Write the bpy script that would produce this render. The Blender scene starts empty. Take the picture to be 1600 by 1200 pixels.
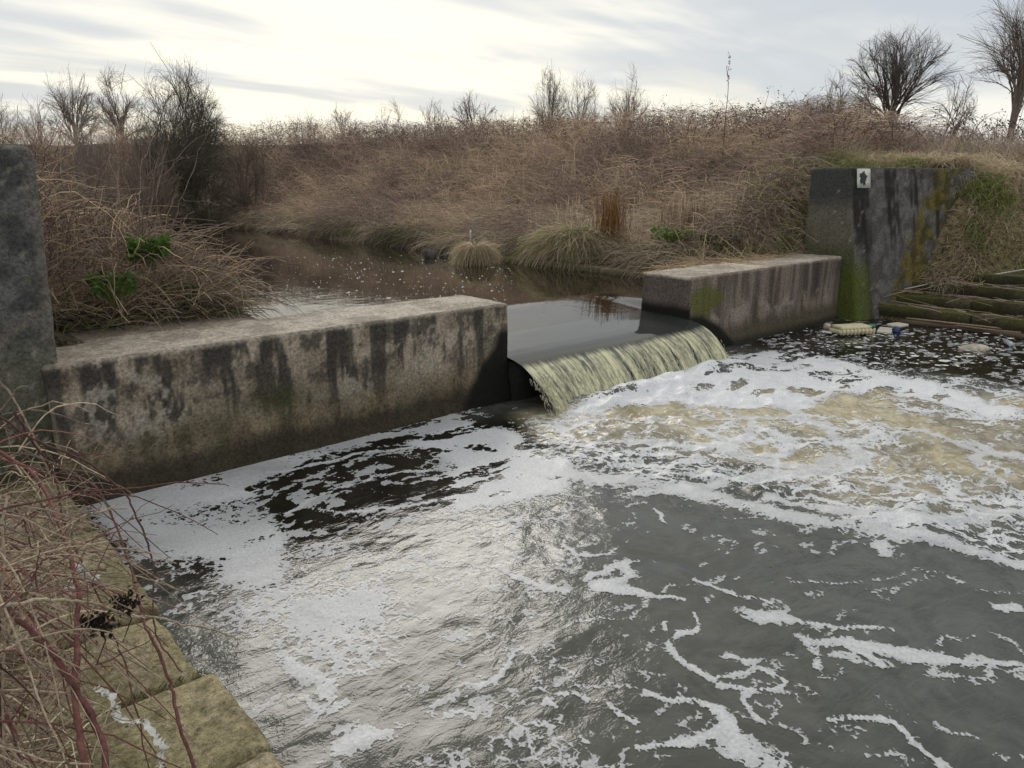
import bpy, math
import numpy as np

rng = np.random.default_rng(7)
H = 2.4                      # camera height above the lower pool, metres
scene = bpy.context.scene
COL = scene.collection

# ------------------------------------------------------------------ camera
PITCH = math.radians(15.2); YAW = math.radians(41.3); FPX = 1164.0
cam_d = bpy.data.cameras.new('camera'); cam = bpy.data.objects.new('camera', cam_d)
COL.objects.link(cam)
cam.location = (0, 0, H); cam.rotation_euler = (math.pi / 2 - PITCH, 0, -YAW)
cam_d.sensor_width = 36; cam_d.lens = FPX / 1600 * 36; cam_d.clip_start = 0.05; cam_d.clip_end = 3000
scene.camera = cam

# ------------------------------------------------------------------ light
SUN_AZ = math.radians(30.3); SUN_EL = math.radians(29)
sun_vec = (math.sin(SUN_AZ) * math.cos(SUN_EL), math.cos(SUN_AZ) * math.cos(SUN_EL), math.sin(SUN_EL))
sd = bpy.data.lights.new('sun', 'SUN'); sd.energy = 0.5; sd.angle = math.radians(26); sd.color = (1.0, 0.95, 0.87)
so = bpy.data.objects.new('sun', sd); COL.objects.link(so)
so.rotation_euler = (math.pi / 2 - SUN_EL, 0, math.pi - SUN_AZ)
from mathutils import Vector
so.rotation_euler = Vector(sun_vec).to_track_quat('Z', 'Y').to_euler()

cy = scene.cycles; cy.max_bounces = 6; cy.diffuse_bounces = 3; cy.glossy_bounces = 3; cy.transmission_bounces = 4; cy.transparent_max_bounces = 8
scene.view_settings.view_transform = 'Standard'; scene.view_settings.look = 'None'
scene.view_settings.exposure = 1.22; scene.view_settings.gamma = 1.0


class NT:
    """small node helper"""
    def __init__(s, tree): s.t = tree; s.n = tree.nodes; s.l = tree.links
    def put(s, sock, v):
        if hasattr(v, 'is_output'): s.l.new(v, sock)
        elif isinstance(v, (tuple, list)) and sock.type == 'RGBA' and len(v) == 3: sock.default_value = (*v, 1)
        else: sock.default_value = v
    def node(s, typ, ins=None, **kw):
        n = s.n.new(typ)
        for k, v in kw.items(): setattr(n, k, v)
        for k, v in (ins or {}).items(): s.put(n.inputs[k], v)
        return n
    def math(s, op, a, b=0.0, c=None, clamp=False):
        n = s.node('ShaderNodeMath', {0: a, 1: b}, operation=op, use_clamp=clamp)
        if c is not None: s.put(n.inputs[2], c)
        return n.outputs[0]
    def vmath(s, op, a, b=(0, 0, 0)):
        n = s.node('ShaderNodeVectorMath', {0: a, 1: b}, operation=op)
        return n.outputs['Value'] if op in ('DOT_PRODUCT', 'LENGTH') else n.outputs[0]
    def mix(s, f, a, b, blend='MIX'):
        n = s.n.new('ShaderNodeMix'); n.data_type = 'RGBA'; n.blend_type = blend
        s.put(n.inputs[0], f); s.put(n.inputs[6], a); s.put(n.inputs[7], b)
        return n.outputs[2]
    def noise(s, vec, scale, detail=4, rough=0.55, dist=0.0):
        n = s.node('ShaderNodeTexNoise', {'Scale': scale, 'Detail': detail, 'Roughness': rough, 'Distortion': dist})
        if vec is not None: s.l.new(vec, n.inputs['Vector'])
        return n.outputs['Fac']
    def smooth(s, v, lo, hi, a=0.0, b=1.0):
        n = s.node('ShaderNodeMapRange', {0: v, 1: lo, 2: hi, 3: a, 4: b}, interpolation_type='SMOOTHSTEP')
        return n.outputs[0]


# ------------------------------------------------------------------ sky
world = bpy.data.worlds.new('World'); scene.world = world; world.use_nodes = True
w = NT(world.node_tree); w.n.clear()
sky = w.node('ShaderNodeTexSky', sky_type='NISHITA', sun_disc=False, sun_elevation=SUN_EL, sun_rotation=SUN_AZ)
tc = w.node('ShaderNodeTexCoord').outputs['Generated']
sep = w.node('ShaderNodeSeparateXYZ', {0: tc})
den = w.math('ADD', w.math('MAXIMUM', sep.outputs[2], 0.0), 0.10)
plane = w.node('ShaderNodeCombineXYZ', {0: w.math('DIVIDE', sep.outputs[0], den), 1: w.math('DIVIDE', sep.outputs[1], den), 2: 0.0}).outputs[0]
mp = w.node('ShaderNodeMapping', {'Vector': plane, 'Rotation': (0, 0, math.radians(58)), 'Scale': (0.26, 0.60, 1.0), 'Location': (1.3, 0.35, 0)}).outputs[0]
c1 = w.noise(mp, 1.0, 5, 0.5, 0.5)
mp2 = w.node('ShaderNodeMapping', {'Vector': plane, 'Rotation': (0, 0, math.radians(50)), 'Scale': (0.7, 1.6, 1.0), 'Location': (5.3, 2.1, 0)}).outputs[0]
c2 = w.noise(mp2, 1.0, 4, 0.5, 0.4)
cl = w.math('ADD', w.math('MULTIPLY', c1, 0.7), w.math('MULTIPLY', c2, 0.3))
sdot = w.math('MAXIMUM', w.vmath('DOT_PRODUCT', w.vmath('NORMALIZE', tc), sun_vec), 0.0)
glow = w.math('POWER', sdot, 6.5)
thin = w.smooth(cl, 0.42, 0.57)
grey = w.mix(thin, (0.40, 0.435, 0.48), (0.66, 0.66, 0.635))
warm = w.mix(w.math('MULTIPLY', glow, w.smooth(thin, 0.1, 0.9, 0.35, 1.0)), grey, (0.86, 0.81, 0.66))
lowb = w.math('MULTIPLY', w.smooth(sep.outputs[2], 0.02, 0.20, 1.0, 0.0), w.smooth(sdot, 0.55, 0.95))
warm = w.mix(w.math('MULTIPLY', lowb, w.smooth(c2, 0.42, 0.58, 0.15, 0.8)), warm, (0.84, 0.78, 0.61))
b_n = w.node('ShaderNodeBackground', {'Color': sky.outputs[0], 'Strength': 0.06})
b_c = w.node('ShaderNodeBackground', {'Color': warm, 'Strength': 0.60})
ms = w.node('ShaderNodeMixShader', {0: w.smooth(cl, 0.30, 0.42, 0.80, 0.96), 1: b_n.outputs[0], 2: b_c.outputs[0]})
out = w.node('ShaderNodeOutputWorld'); w.l.new(ms.outputs[0], out.inputs[0])


# ------------------------------------------------------------------ geometry of the view (to survey positions)
CP, SP, CY, SY = math.cos(PITCH), math.sin(PITCH), math.cos(YAW), math.sin(YAW)
def ray(x, y):
    x = np.asarray(x, float); y = np.asarray(y, float)
    u = x - 800; v = y - 600
    Y = FPX * CP - v * SP; Z = -FPX * SP - v * CP
    return np.stack([u * CY + Y * SY, -u * SY + Y * CY, Z], -1)
EYE = np.array([0, 0, H])
def on_z(x, y, z=0.0):
    r = ray(x, y); return EYE + r * ((z - H) / r[..., 2])[..., None]
def on_b(x, y, b):
    r = ray(x, y); return EYE + r * (b / r[..., 1])[..., None]
def on_a(x, y, a):
    r = ray(x, y); return EYE + r * (a / r[..., 0])[..., None]
def at_d(x, y, d):
    r = ray(x, y); return EYE + r * (np.asarray(d, float) / np.hypot(r[..., 0], r[..., 1]))[..., None]


# ------------------------------------------------------------------ numpy noise
def _h(ix, iy, iz=0, k=0):
    n = (ix.astype(np.int64) * 374761393 + iy.astype(np.int64) * 668265263 + np.asarray(iz).astype(np.int64) * 2147483647 + k * 974634777) & 0xffffffff
    n = ((n ^ (n >> 13)) * 1274126177) & 0xffffffff
    n = ((n ^ (n >> 16)) * 2246822519) & 0xffffffff
    return ((n ^ (n >> 15)) & 0xffffff) / float(0xffffff)
def vnoise(x, y, z=None):
    x = np.asarray(x, float); y = np.asarray(y, float)
    ix = np.floor(x); iy = np.floor(y); fx = x - ix; fy = y - iy
    ux = fx * fx * fx * (fx * (fx * 6 - 15) + 10); uy = fy * fy * fy * (fy * (fy * 6 - 15) + 10)
    if z is None:
        a = _h(ix, iy); b = _h(ix + 1, iy); c = _h(ix, iy + 1); d = _h(ix + 1, iy + 1)
        return (a * (1 - ux) + b * ux) * (1 - uy) + (c * (1 - ux) + d * ux) * uy
    iz = np.floor(z); fz = z - iz; uz = fz * fz * (3 - 2 * fz)
    r = []
    for k in (0, 1):
        a = _h(ix, iy, iz + k); b = _h(ix + 1, iy, iz + k); c = _h(ix, iy + 1, iz + k); d = _h(ix + 1, iy + 1, iz + k)
        r.append((a * (1 - ux) + b * ux) * (1 - uy) + (c * (1 - ux) + d * ux) * uy)
    return r[0] * (1 - uz) + r[1] * uz
def fbm(x, y, z=None, o=4, g=0.5):
    s = 0; a = 1; t = 0
    for i in range(o):
        k = 2.03 ** i
        s = s + a * vnoise(np.asarray(x) * k + 17.3 * i, np.asarray(y) * k - 9.1 * i, None if z is None else np.asarray(z) * k + 5.7 * i)
        t += a; a *= g
    return s / t            # 0..1, mean .5
def worley(x, y):
    ix = np.floor(x); iy = np.floor(y); f1 = np.full(x.shape, 9.0); f2 = f1.copy()
    for dx in (-1, 0, 1):
        for dy in (-1, 0, 1):
            cx = ix + dx; cy = iy + dy
            d = np.hypot(cx + _h(cx, cy, 0, 1) - x, cy + _h(cx, cy, 0, 2) - y)
            m = d < f1
            f2 = np.where(m, f1, np.minimum(f2, d)); f1 = np.where(m, d, f1)
    return f1, f2
def ss(x, lo, hi):
    t = np.clip((np.asarray(x, float) - lo) / (hi - lo), 0, 1); return t * t * (3 - 2 * t)
def lerp(a, b, t):
    t = np.asarray(t)
    if np.ndim(a) == 1 or np.ndim(b) == 1 or (np.ndim(a) > t.ndim): t = t[..., None]
    return np.asarray(a) * (1 - t) + np.asarray(b) * t


# ------------------------------------------------------------------ mesh building
def mesh_np(name, V, F, mat, smooth=True, col=None, attrs=None, midx=None):
    """V (n,3); F (m,3|4) int"""
    V = np.ascontiguousarray(V, np.float32); F = np.ascontiguousarray(F, np.int32)
    me = bpy.data.meshes.new(name); k = F.shape[1]
    me.vertices.add(len(V)); me.vertices.foreach_set('co', V.ravel())
    me.loops.add(F.size); me.loops.foreach_set('vertex_index', F.ravel())
    me.polygons.add(len(F)); me.polygons.foreach_set('loop_start', np.arange(0, F.size, k, dtype=np.int32))
    me.polygons.foreach_set('loop_total', np.full(len(F), k, np.int32))
    me.polygons.foreach_set('use_smooth', np.full(len(F), smooth))
    if col is not None:
        c = np.ones((len(V), 4), np.float32); c[:, :3] = col
        at = me.attributes.new('col', 'FLOAT_COLOR', 'POINT'); at.data.foreach_set('color', c.ravel())
    for an, av in (attrs or {}).items():
        at = me.attributes.new(an, 'FLOAT', 'POINT'); at.data.foreach_set('value', np.ascontiguousarray(av, np.float32).ravel())
    me.update(calc_edges=True); me.validate()
    for m in (mat if isinstance(mat, (list, tuple)) else [mat]): me.materials.append(m)
    return me
def link(name, me, parent=None, loc=None, label=None, cat=None, group=None, kind=None):
    o = bpy.data.objects.new(name, me); COL.objects.link(o)
    if loc is not None: o.location = loc
    if parent is not None: o.parent = parent
    if label: o['label'] = label
    if cat: o['category'] = cat
    if group: o['group'] = group
    if kind: o['kind'] = kind
    return o
def rooted(name, V, F, mat, base=None, **kw):
    """one mesh whose origin sits at its base; V in world coordinates"""
    mk = {k: kw.pop(k) for k in ('smooth', 'col', 'attrs') if k in kw}
    V = np.asarray(V, float)
    if base is None: base = np.array([V[:, 0].mean(), V[:, 1].mean(), V[:, 2].min()])
    base = np.asarray(base, float)
    par = kw.get('parent')
    loc = base - (np.array(par.location) if par is not None else 0)
    return link(name, mesh_np(name, V - base, F, mat, **mk), loc=loc, **kw)
def empty(name, loc, label, cat, group=None):
    return link(name, None, loc=loc, label=label, cat=cat, group=group)
def grid_faces(nu, nv):
    i = np.arange(nu * nv).reshape(nu, nv)
    return np.stack([i[:-1, :-1], i[1:, :-1], i[1:, 1:], i[:-1, 1:]], -1).reshape(-1, 4)
def cat_m(parts):
    """join [(V,F,C)] into one"""
    V = []; F = []; C = []; n = 0
    for p in parts:
        V.append(p[0]); F.append(p[1] + n); n += len(p[0])
        C.append(p[2] if len(p) > 2 and p[2] is not None else np.ones((len(p[0]), 3)))
    return np.concatenate(V), np.concatenate(F), np.concatenate(C)

def rbox(size, res, r=0.02, amp=0.004, ns=6.0, seed=0.0, taper=None):
    """rounded, roughened box, base centre at origin: returns V,F (welded)"""
    sx, sy, sz = size
    key = {}; V = []; F = []
    def lin(L):
        n = max(2, int(round(L / res)) + 1)
        t = np.linspace(-L / 2, L / 2, n)
        return t
    xs, ys, zs = lin(sx), lin(sy), lin(sz)
    n0 = 0; P = []
    for ax, (A, B, c) in {'z': (xs, ys, sz / 2), 'x': (ys, zs, sx / 2), 'y': (xs, zs, sy / 2)}.items():
        for s in (-1, 1):
            a, b = np.meshgrid(A, B, indexing='ij'); k = np.full(a.shape, s * c)
            p = {'z': (a, b, k), 'x': (k, a, b), 'y': (a, k, b)}[ax]
            f = grid_faces(len(A), len(B))
            flip = (s < 0) ^ (ax == 'y')
            if flip: f = f[:, ::-1]
            P.append(np.stack(p, -1).reshape(-1, 3)); F.append(f + n0); n0 += a.size
    V = np.concatenate(P); F = np.concatenate(F)
    q = np.round(V * 1e4).astype(np.int64)
    _, idx, inv = np.unique(q, axis=0, return_index=True, return_inverse=True)
    V = V[idx]; F = inv.reshape(-1)[F]
    half = np.array([sx, sy, sz]) / 2
    inner = np.clip(V, -(half - r), half - r); d = V - inner; L = np.linalg.norm(d, axis=1, keepdims=True)
    N = d / np.maximum(L, 1e-9); V = inner + N * r
    edge = (np.sum(np.abs(d) > r * 0.5, 1) >= 2)
    nz = fbm(V[:, 0] * ns + seed, V[:, 1] * ns + seed * 1.7, V[:, 2] * ns - seed, 3) - 0.5
    chip = np.maximum(fbm(V[:, 0] * ns * 2 + seed + 9, V[:, 1] * ns * 2, V[:, 2] * ns * 2, 2) - 0.55, 0)
    V = V + N * (nz * 2 * amp)[:, None] - N * (edge * chip * np.minimum(r * 3.4, .07))[:, None]
    V[:, 2] += sz / 2
    if taper is not None: V = taper(V)
    return V, F

# strands: curved thin stems, many at once -------------------------------------------------
def unit(v): return v / np.maximum(np.linalg.norm(v, axis=-1, keepdims=True), 1e-9)
def stem_paths(P0, D, L, droop, seg, wig=0.05):
    n = len(P0); t = np.linspace(0, 1, seg + 1)[None, :, None]
    D = unit(D); L = np.broadcast_to(L, (n,))[:, None, None]; droop = np.broadcast_to(droop, (n,))[:, None, None]
    P = P0[:, None, :] + D[:, None, :] * L * t + np.array([0, 0, -1.0]) * droop * L * t * t
    k = np.cumsum(rng.normal(0, 1, (n, seg + 1, 3)), 1); k -= k[:, :1]
    return P + k * wig * L / seg
def paths_mesh(P, w0, w1, col, sides=2, tip=None):
    """P (n,s,3); radius w0 at root to w1 at tip; sides 2 = ribbon"""
    n, s, _ = P.shape
    T = unit(P[:, -1] - P[:, 0]); R = unit(np.cross(T, rng.normal(0, 1, (n, 3)))); B = np.cross(T, R)
    w = (np.broadcast_to(w0, (n,))[:, None] * np.linspace(1, 0, s)[None] + np.broadcast_to(w1, (n,))[:, None] * np.linspace(0, 1, s)[None])[..., None]
    if sides == 2: ring = [R[:, None] * w, -R[:, None] * w]
    else: ring = [(R[:, None] * math.cos(a) + B[:, None] * math.sin(a)) * w for a in np.arange(sides) * 2 * math.pi / sides]
    V = np.stack([P + r for r in ring], 2)               # n,s,k,3
    k = sides; base = (np.arange(n)[:, None] * s + np.arange(s - 1)[None]) * k
    fs = []
    for j in range(1 if k == 2 else k):
        a = base + j; b = base + (j + 1) % k
        fs.append(np.stack([a, b, b + k, a + k], -1))
    F = np.concatenate([f.reshape(-1, 4) for f in fs])
    C = np.asarray(col, float)
    if C.ndim == 1: C = np.broadcast_to(C, (n, 3))
    if C.ndim == 2: C = np.repeat(C[:, None, :], s * k, 1)
    else: C = np.repeat(C, k, 1)
    return V.reshape(-1, 3), F, C.reshape(-1, 3)
def strands(P0, D, L, droop, seg, w0, w1, col, sides=2, wig=0.05):
    return paths_mesh(stem_paths(np.asarray(P0, float), np.asarray(D, float), L, droop, seg, wig), w0, w1, col, sides)
def palette(n, cols, var=0.15):
    c = np.array(cols)[rng.integers(0, len(cols), n)]
    return c * np.clip(rng.normal(1, var, (n, 1)), 0.45, 1.7)
def leaf_quads(P, D, L, W, col, fold=0.25):
    """bent leaves: 6 verts, 2 quads... each with a raised mid fold"""
    n = len(P); D = unit(D); R = unit(np.cross(D, rng.normal(0, 1, (n, 3)))); N = np.cross(D, R)
    L = np.broadcast_to(L, (n,))[:, None]; W = np.broadcast_to(W, (n,))[:, None]
    q = [P, P + D * L * .45 + R * W + N * W * fold, P + D * L * .5 - N * W * fold * .3, P + D * L * .45 - R * W + N * W * fold, P + D * L + N * L * -.12]
    V = np.stack(q, 1).reshape(-1, 3); b = np.arange(n)[:, None] * 5
    F = np.concatenate([b + np.array([[0, 1, 4, 2]]), b + np.array([[0, 2, 4, 3]])])
    return V, F, np.repeat(np.broadcast_to(col, (n, 3)), 5, 0)
def tube(path, r0, r1=None, sides=6, col=(1, 1, 1), smoothn=0):
    """one tube along control points (Catmull-Rom when smoothn)"""
    p = np.asarray(path, float)
    if smoothn:
        q = np.concatenate([[2 * p[0] - p[1]], p, [2 * p[-1] - p[-2]]]); o = []
        for i in range(1, len(q) - 2):
            t = np.linspace(0, 1, smoothn, endpoint=False)[:, None]
            o.append(.5 * ((2 * q[i]) + (-q[i - 1] + q[i + 1]) * t + (2 * q[i - 1] - 5 * q[i] + 4 * q[i + 1] - q[i + 2]) * t ** 2 + (-q[i - 1] + 3 * q[i] - 3 * q[i + 1] + q[i + 2]) * t ** 3))
        p = np.concatenate(o + [p[-1:]])
    r = np.linspace(r0, r0 if r1 is None else r1, len(p))
    T = unit(np.gradient(p, axis=0)); up = np.array([0.13, 0.21, 0.97]); R = unit(np.cross(T, up)); B = np.cross(T, R)
    a = np.arange(sides) * 2 * math.pi / sides
    V = p[:, None] + (R[:, None] * np.cos(a)[None, :, None] + B[:, None] * np.sin(a)[None, :, None]) * r[:, None, None]
    i = np.arange(len(p) - 1)[:, None] * sides; j = np.arange(sides)[None]; j2 = (j + 1) % sides
    F = np.stack([i + j, i + j2, i + sides + j2, i + sides + j], -1).reshape(-1, 4)
    V = V.reshape(-1, 3)
    # end caps as fans of degenerate-free quads
    n = len(V); V = np.concatenate([V, p[:1], p[-1:]]); l = (len(p) - 1) * sides
    cap = []
    for k in range(0, sides - 1, 2):
        cap.append([n, (k + 2) % sides, k + 1, k]); cap.append([n + 1, l + k, l + k + 1, l + (k + 2) % sides])
    if cap: F = np.concatenate([F, np.array(cap)])
    return V, F, np.tile(np.asarray(col, float), (len(V), 1))


# ------------------------------------------------------------------ materials
def material(name):
    m = bpy.data.materials.new(name); m.use_nodes = True
    t = NT(m.node_tree); p = t.n['Principled BSDF']
    return m, t, p
def bump(t, p, h, dist=0.02, strength=0.6):
    b = t.node('ShaderNodeBump', {'Height': h, 'Distance': dist, 'Strength': strength}); t.l.new(b.outputs[0], p.inputs['Normal']); return b
def attr_col(t): return t.node('ShaderNodeAttribute', attribute_name='col').outputs['Color']
def attr(t, n): return t.node('ShaderNodeAttribute', attribute_name=n).outputs['Fac']
def obj_co(t): return t.node('ShaderNodeTexCoord').outputs['Object']

def mat_stained(name, rough=0.9, grain=45, gd=0.006, contrast=0.5):
    m, t, p = material(name); co = obj_co(t)
    n1 = t.noise(co, grain, 5, 0.65); n2 = t.noise(co, grain * 5, 3, 0.6)
    v = t.math('ADD', t.smooth(n1, 0.30, 0.70, 1 - contrast * .8, 1 + contrast * .6), t.smooth(n2, 0.35, 0.65, -contrast * .4, contrast * .4))
    t.put(p.inputs['Base Color'], t.mix(1.0, attr_col(t), t.node('ShaderNodeCombineColor', {0: v, 1: v, 2: v}).outputs[0], 'MULTIPLY'))
    n3 = t.noise(co, grain * 1.7, 6, 0.75); v = t.math('MULTIPLY', v, t.smooth(n3, 0.34, 0.50, 1 - contrast, 1.06))
    t.put(p.inputs['Base Color'], t.mix(1.0, attr_col(t), t.node('ShaderNodeCombineColor', {0: v, 1: v, 2: v}).outputs[0], 'MULTIPLY'))
    p.inputs['Roughness'].default_value = rough
    p.inputs['Specular IOR Level'].default_value = 0.3
    bump(t, p, t.math('ADD', n1, t.math('MULTIPLY', n2, 0.5)), gd, 0.8)
    return m
M_CONC = mat_stained('weathered_concrete', 0.9, 34, 0.008, 0.48)
M_STONE = mat_stained('lichened_stone', 0.9, 30, 0.010, 0.5)
M_EARTH = mat_stained('earth', 0.95, 9, 0.05, 0.8)
def mat_plant(name, rough=0.75, trans=0.0, mottle=False):
    m, t, p = material(name)
    nv = t.smooth(t.noise(obj_co(t), 60, 3, 0.6), 0.3, 0.7, 0.62, 1.25) if mottle else 1.0
    bc = t.mix(1.0, attr_col(t), t.node('ShaderNodeCombineColor', {0: nv, 1: nv, 2: nv}).outputs[0], 'MULTIPLY') if mottle else attr_col(t)
    t.put(p.inputs['Base Color'], bc); p.inputs['Roughness'].default_value = rough
    p.inputs['Specular IOR Level'].default_value = 0.25
    if trans:
        tr = t.node('ShaderNodeBsdfTranslucent', {'Color': attr_col(t)})
        mx = t.node('ShaderNodeMixShader', {0: trans, 1: p.outputs[0], 2: tr.outputs[0]})
        t.l.new(mx.outputs[0], t.n['Material Output'].inputs[0])
    return m
M_STEM = mat_plant('dry_stems', 0.8, 0.5)
M_CANE = mat_plant('bramble_bark', 0.7, 0.0, True)
M_LEAF = mat_plant('leaf', 0.5, 0.35)
M_BARK = mat_plant('bark', 0.9)

def water_common(t, p, base, rough=0.05):
    t.put(p.inputs['Base Color'], base); t.put(p.inputs['Roughness'], rough)
    p.inputs['IOR'].default_value = 1.33
# lower pool: turbid grey, tan where aerated, near black where still
M_POOL, t, p = material('pool_water'); co = obj_co(t)
turb = attr(t, 'turbid'); tan = attr(t, 'tan'); chop = attr(t, 'chop')
nn = t.noise(co, 1.6, 5, 0.62, 2.5)
base = t.mix(turb, (0.010, 0.009, 0.006), t.mix(t.smooth(nn, 0.35, 0.65), (0.058, 0.061, 0.054), (0.088, 0.091, 0.081)))
base = t.mix(tan, base, t.mix(t.smooth(t.noise(co, 5, 3, 0.6, 1.2), 0.35, 0.65), (0.34, 0.285, 0.175), (0.54, 0.48, 0.33)))
water_common(t, p, base, 0.05)
r1 = t.noise(t.node('ShaderNodeMapping', {'Vector': co, 'Rotation': (0, 0, .72), 'Scale': (.6, 1.25, 1)}).outputs[0], 7.0, 3, 0.6, 1.4); r2 = t.noise(co, 30.0, 3, 0.6, 1.0)
hh = t.math('ADD', t.math('MULTIPLY', r1, t.math('MULTIPLY', chop, 0.62)), t.math('MULTIPLY', r2, t.math('MULTIPLY', chop, 0.24)))
bump(t, p, hh, 0.05, 0.22)
# upper river: still, brown, mirror-like
M_RIVER, t, p = material('river_water'); co = obj_co(t)
water_common(t, p, (0.020, 0.015, 0.009), 0.03)
mpn = t.node('ShaderNodeMapping', {'Vector': co, 'Scale': (1.0, 1.0, 1)}).outputs[0]
bump(t, p, t.math('ADD', t.noise(mpn, 2.2, 2, 0.5), t.math('MULTIPLY', t.noise(mpn, 9, 2, 0.5), 0.25)), 0.012, 0.30)
# sheet over the weir
M_FALL, t, p = material('falling_water'); co = obj_co(t)
ft = attr(t, 'fall')
st = t.node('ShaderNodeMapping', {'Vector': co, 'Scale': (1.0, 0.10, 0.10)}).outputs[0]
s1 = t.noise(st, 15, 4, 0.66, 0.3); s2 = t.noise(t.node('ShaderNodeMapping', {'Vector': co, 'Scale': (1.0, 0.22, 0.22)}).outputs[0], 46, 4, 0.65, 0.5)
stk = t.math('ADD', t.math('MULTIPLY', s1, 0.62), t.math('MULTIPLY', s2, 0.38))
pale = t.mix(t.smooth(stk, 0.38, 0.62), (0.13, 0.135, 0.11), (0.72, 0.69, 0.45))
fm = t.smooth(t.math('ADD', ft, t.math('MULTIPLY', t.math('SUBTRACT', s1, 0.5), 0.12)), 0.02, 0.16)
water_common(t, p, t.mix(fm, (0.038, 0.041, 0.039), pale), t.math('ADD', 0.05, t.math('MULTIPLY', fm, 0.22)))
bump(t, p, t.math('MULTIPLY', stk, fm), 0.035, 0.6)
t.put(p.inputs['Alpha'], t.math('SUBTRACT', 1.0, t.math('MULTIPLY', t.smooth(stk, 0.36, 0.45, 0.75, 0.0), t.smooth(ft, 0.25, 0.8)), clamp=True))
# foam
M_FOAM, t, p = material('foam'); co = obj_co(t)
fo = attr(t, 'foam'); th = attr(t, 'thick')
d1 = t.noise(co, 20, 5, 0.68, 0.8); d2 = t.noise(co, 60, 3, 0.6)
vor = t.node('ShaderNodeTexVoronoi', {'Scale': 34.0, 'Vector': co}).outputs['Distance']
det = t.math('ADD', t.math('MULTIPLY', t.math('SUBTRACT', d1, 0.5), 0.85), t.math('MULTIPLY', t.math('SUBTRACT', d2, 0.5), 0.45))
sc_ = t.node('ShaderNodeVectorMath', {0: t.node('ShaderNodeTexNoise', {'Vector': co, 'Scale': 9.0, 'Detail': 3.0}).outputs['Color']}, operation='SCALE'); sc_.inputs['Scale'].default_value = 0.10
wv = t.vmath('ADD', co, sc_.outputs[0])
e1 = t.node('ShaderNodeTexVoronoi', {'Scale': 10.0, 'Vector': wv}, feature='DISTANCE_TO_EDGE').outputs['Distance']
e2 = t.node('ShaderNodeTexVoronoi', {'Scale': 27.0, 'Vector': wv}, feature='DISTANCE_TO_EDGE').outputs['Distance']
lace = t.math('ADD', t.smooth(e1, 0.0, 0.28, 0.26, -0.18), t.smooth(e2, 0.0, 0.30, 0.16, -0.14))
lace = t.math('MULTIPLY', lace, t.smooth(fo, 0.55, 1.0, 1.0, 0.30))
bub = t.math('MULTIPLY', t.smooth(vor, 0.05, 0.45, -0.16, 0.10), t.math('SUBTRACT', 1.15, th))
al = t.smooth(t.math('ADD', fo, t.math('ADD', det, t.math('ADD', lace, bub))), 0.42, 0.66)
al = t.math('MULTIPLY', al, t.math('ADD', 0.50, t.math('MULTIPLY', th, 0.50)), clamp=True)
p.inputs['Roughness'].default_value = 0.45; p.inputs['Specular IOR Level'].default_value = 0.4
t.put(p.inputs['Base Color'], t.mix(t.smooth(d2, 0.3, 0.7), (0.60, 0.615, 0.645), (0.82, 0.825, 0.835)))
t.put(p.inputs['Alpha'], al)
bump(t, p, t.math('ADD', t.math('MULTIPLY', d2, .6), t.math('MULTIPLY', vor, 0.5)), 0.006, 0.6)

def flat_mat(name, col, rough=0.6, var=0.25, scale=20):
    m, t, p = material(name); n = t.noise(obj_co(t), scale, 4, 0.6)
    t.put(p.inputs['Base Color'], t.mix(t.smooth(n, 0.3, 0.7), tuple(c * (1 - var) for c in col), tuple(min(c * (1 + var), .95) for c in col)))
    p.inputs['Roughness'].default_value = rough; bump(t, p, n, 0.004, 0.4); return m

# ------------------------------------------------------------------ terrain
FB, BB = 6.16, 7.04          # front and back of the weir walls
ZT, ZU = 1.106, 0.625        # wall top, upper water level
A0, A1, A2, A3 = 0.90, 5.36, 8.75, 13.28
def edge_r(b): return 11.55 - np.where(b > 29, 0.045 * (b - 29) ** 2, 0) + 0.25 * (fbm(b * .5, b * 0 + 3.3) - .5)
def edge_l(b): return 2.9 - np.where(b > 13, 0.035 * (b - 13) ** 2, 0) + 0.4 * (fbm(b * .4, b * 0 + 8.3) - .5)
def terrain(a, b):
    a = np.asarray(a, float); b = np.asarray(b, float)
    n = fbm(a * .45, b * .45, None, 3) - .5; far = np.hypot(a, b)
    gb = ss(b, 8.0, 12.0); er = a - edge_r(b); el = edge_l(b) - a
    zr = 0.63 + 0.14 * ss(er, -.1, .5) + (2.0 + .95 * gb + .6 * ss(b, 15, 38)) * ss(er, 0.3, 4.6 + 6.6 * gb) + 0.15 * n
    zl = 0.63 + 0.15 * ss(el, -.1, .4) + 0.55 * ss(el, 0.2, 2.6) + 0.2 * n * ss(el, .2, 2)
    up = np.where(er > -.1, zr, np.where(el > -.1, zl, 0.0))
    up = np.where((er < -.1) & (el < -.1), -0.2, up)
    mid = ss(far, 45, 110)
    up = np.where((er > -.1) | (el > -.1), up * (1 - mid) + mid * (1.7 + .6 * n), up)
    dr = a - 15.0
    zd = np.where(dr > -1.3, 0.05 + 0.50 * ss(dr, -1.3, -.1) + 2.25 * ss(dr, -.1, 3.4) + 0.25 * n * ss(dr, .2, 2), -0.8)
    zd = np.where(a < 0.25, 0.10 + 0.55 * ss(-a, -.2, 1.6) + .08 * n, zd)
    sh = .35 * np.clip(a - A3, 0, 3); k = ss(b + sh, 6.3, 6.9)
    z = zd * (1 - k) + up * k
    z = z + 0.18 * np.exp(-(((a - 15.0) / 1.3) ** 2 + ((b - 7.6) / .9) ** 2))
    z = z + (1 - ss(b + sh, 6.45, 6.85)) * 1.22 * np.exp(-(np.minimum(b + sh - 6.2, 0) / .8) ** 2) * ss(a, 14.5, 15.7) * (1 - ss(a, 15.9, 18.2))
    return z
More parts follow.
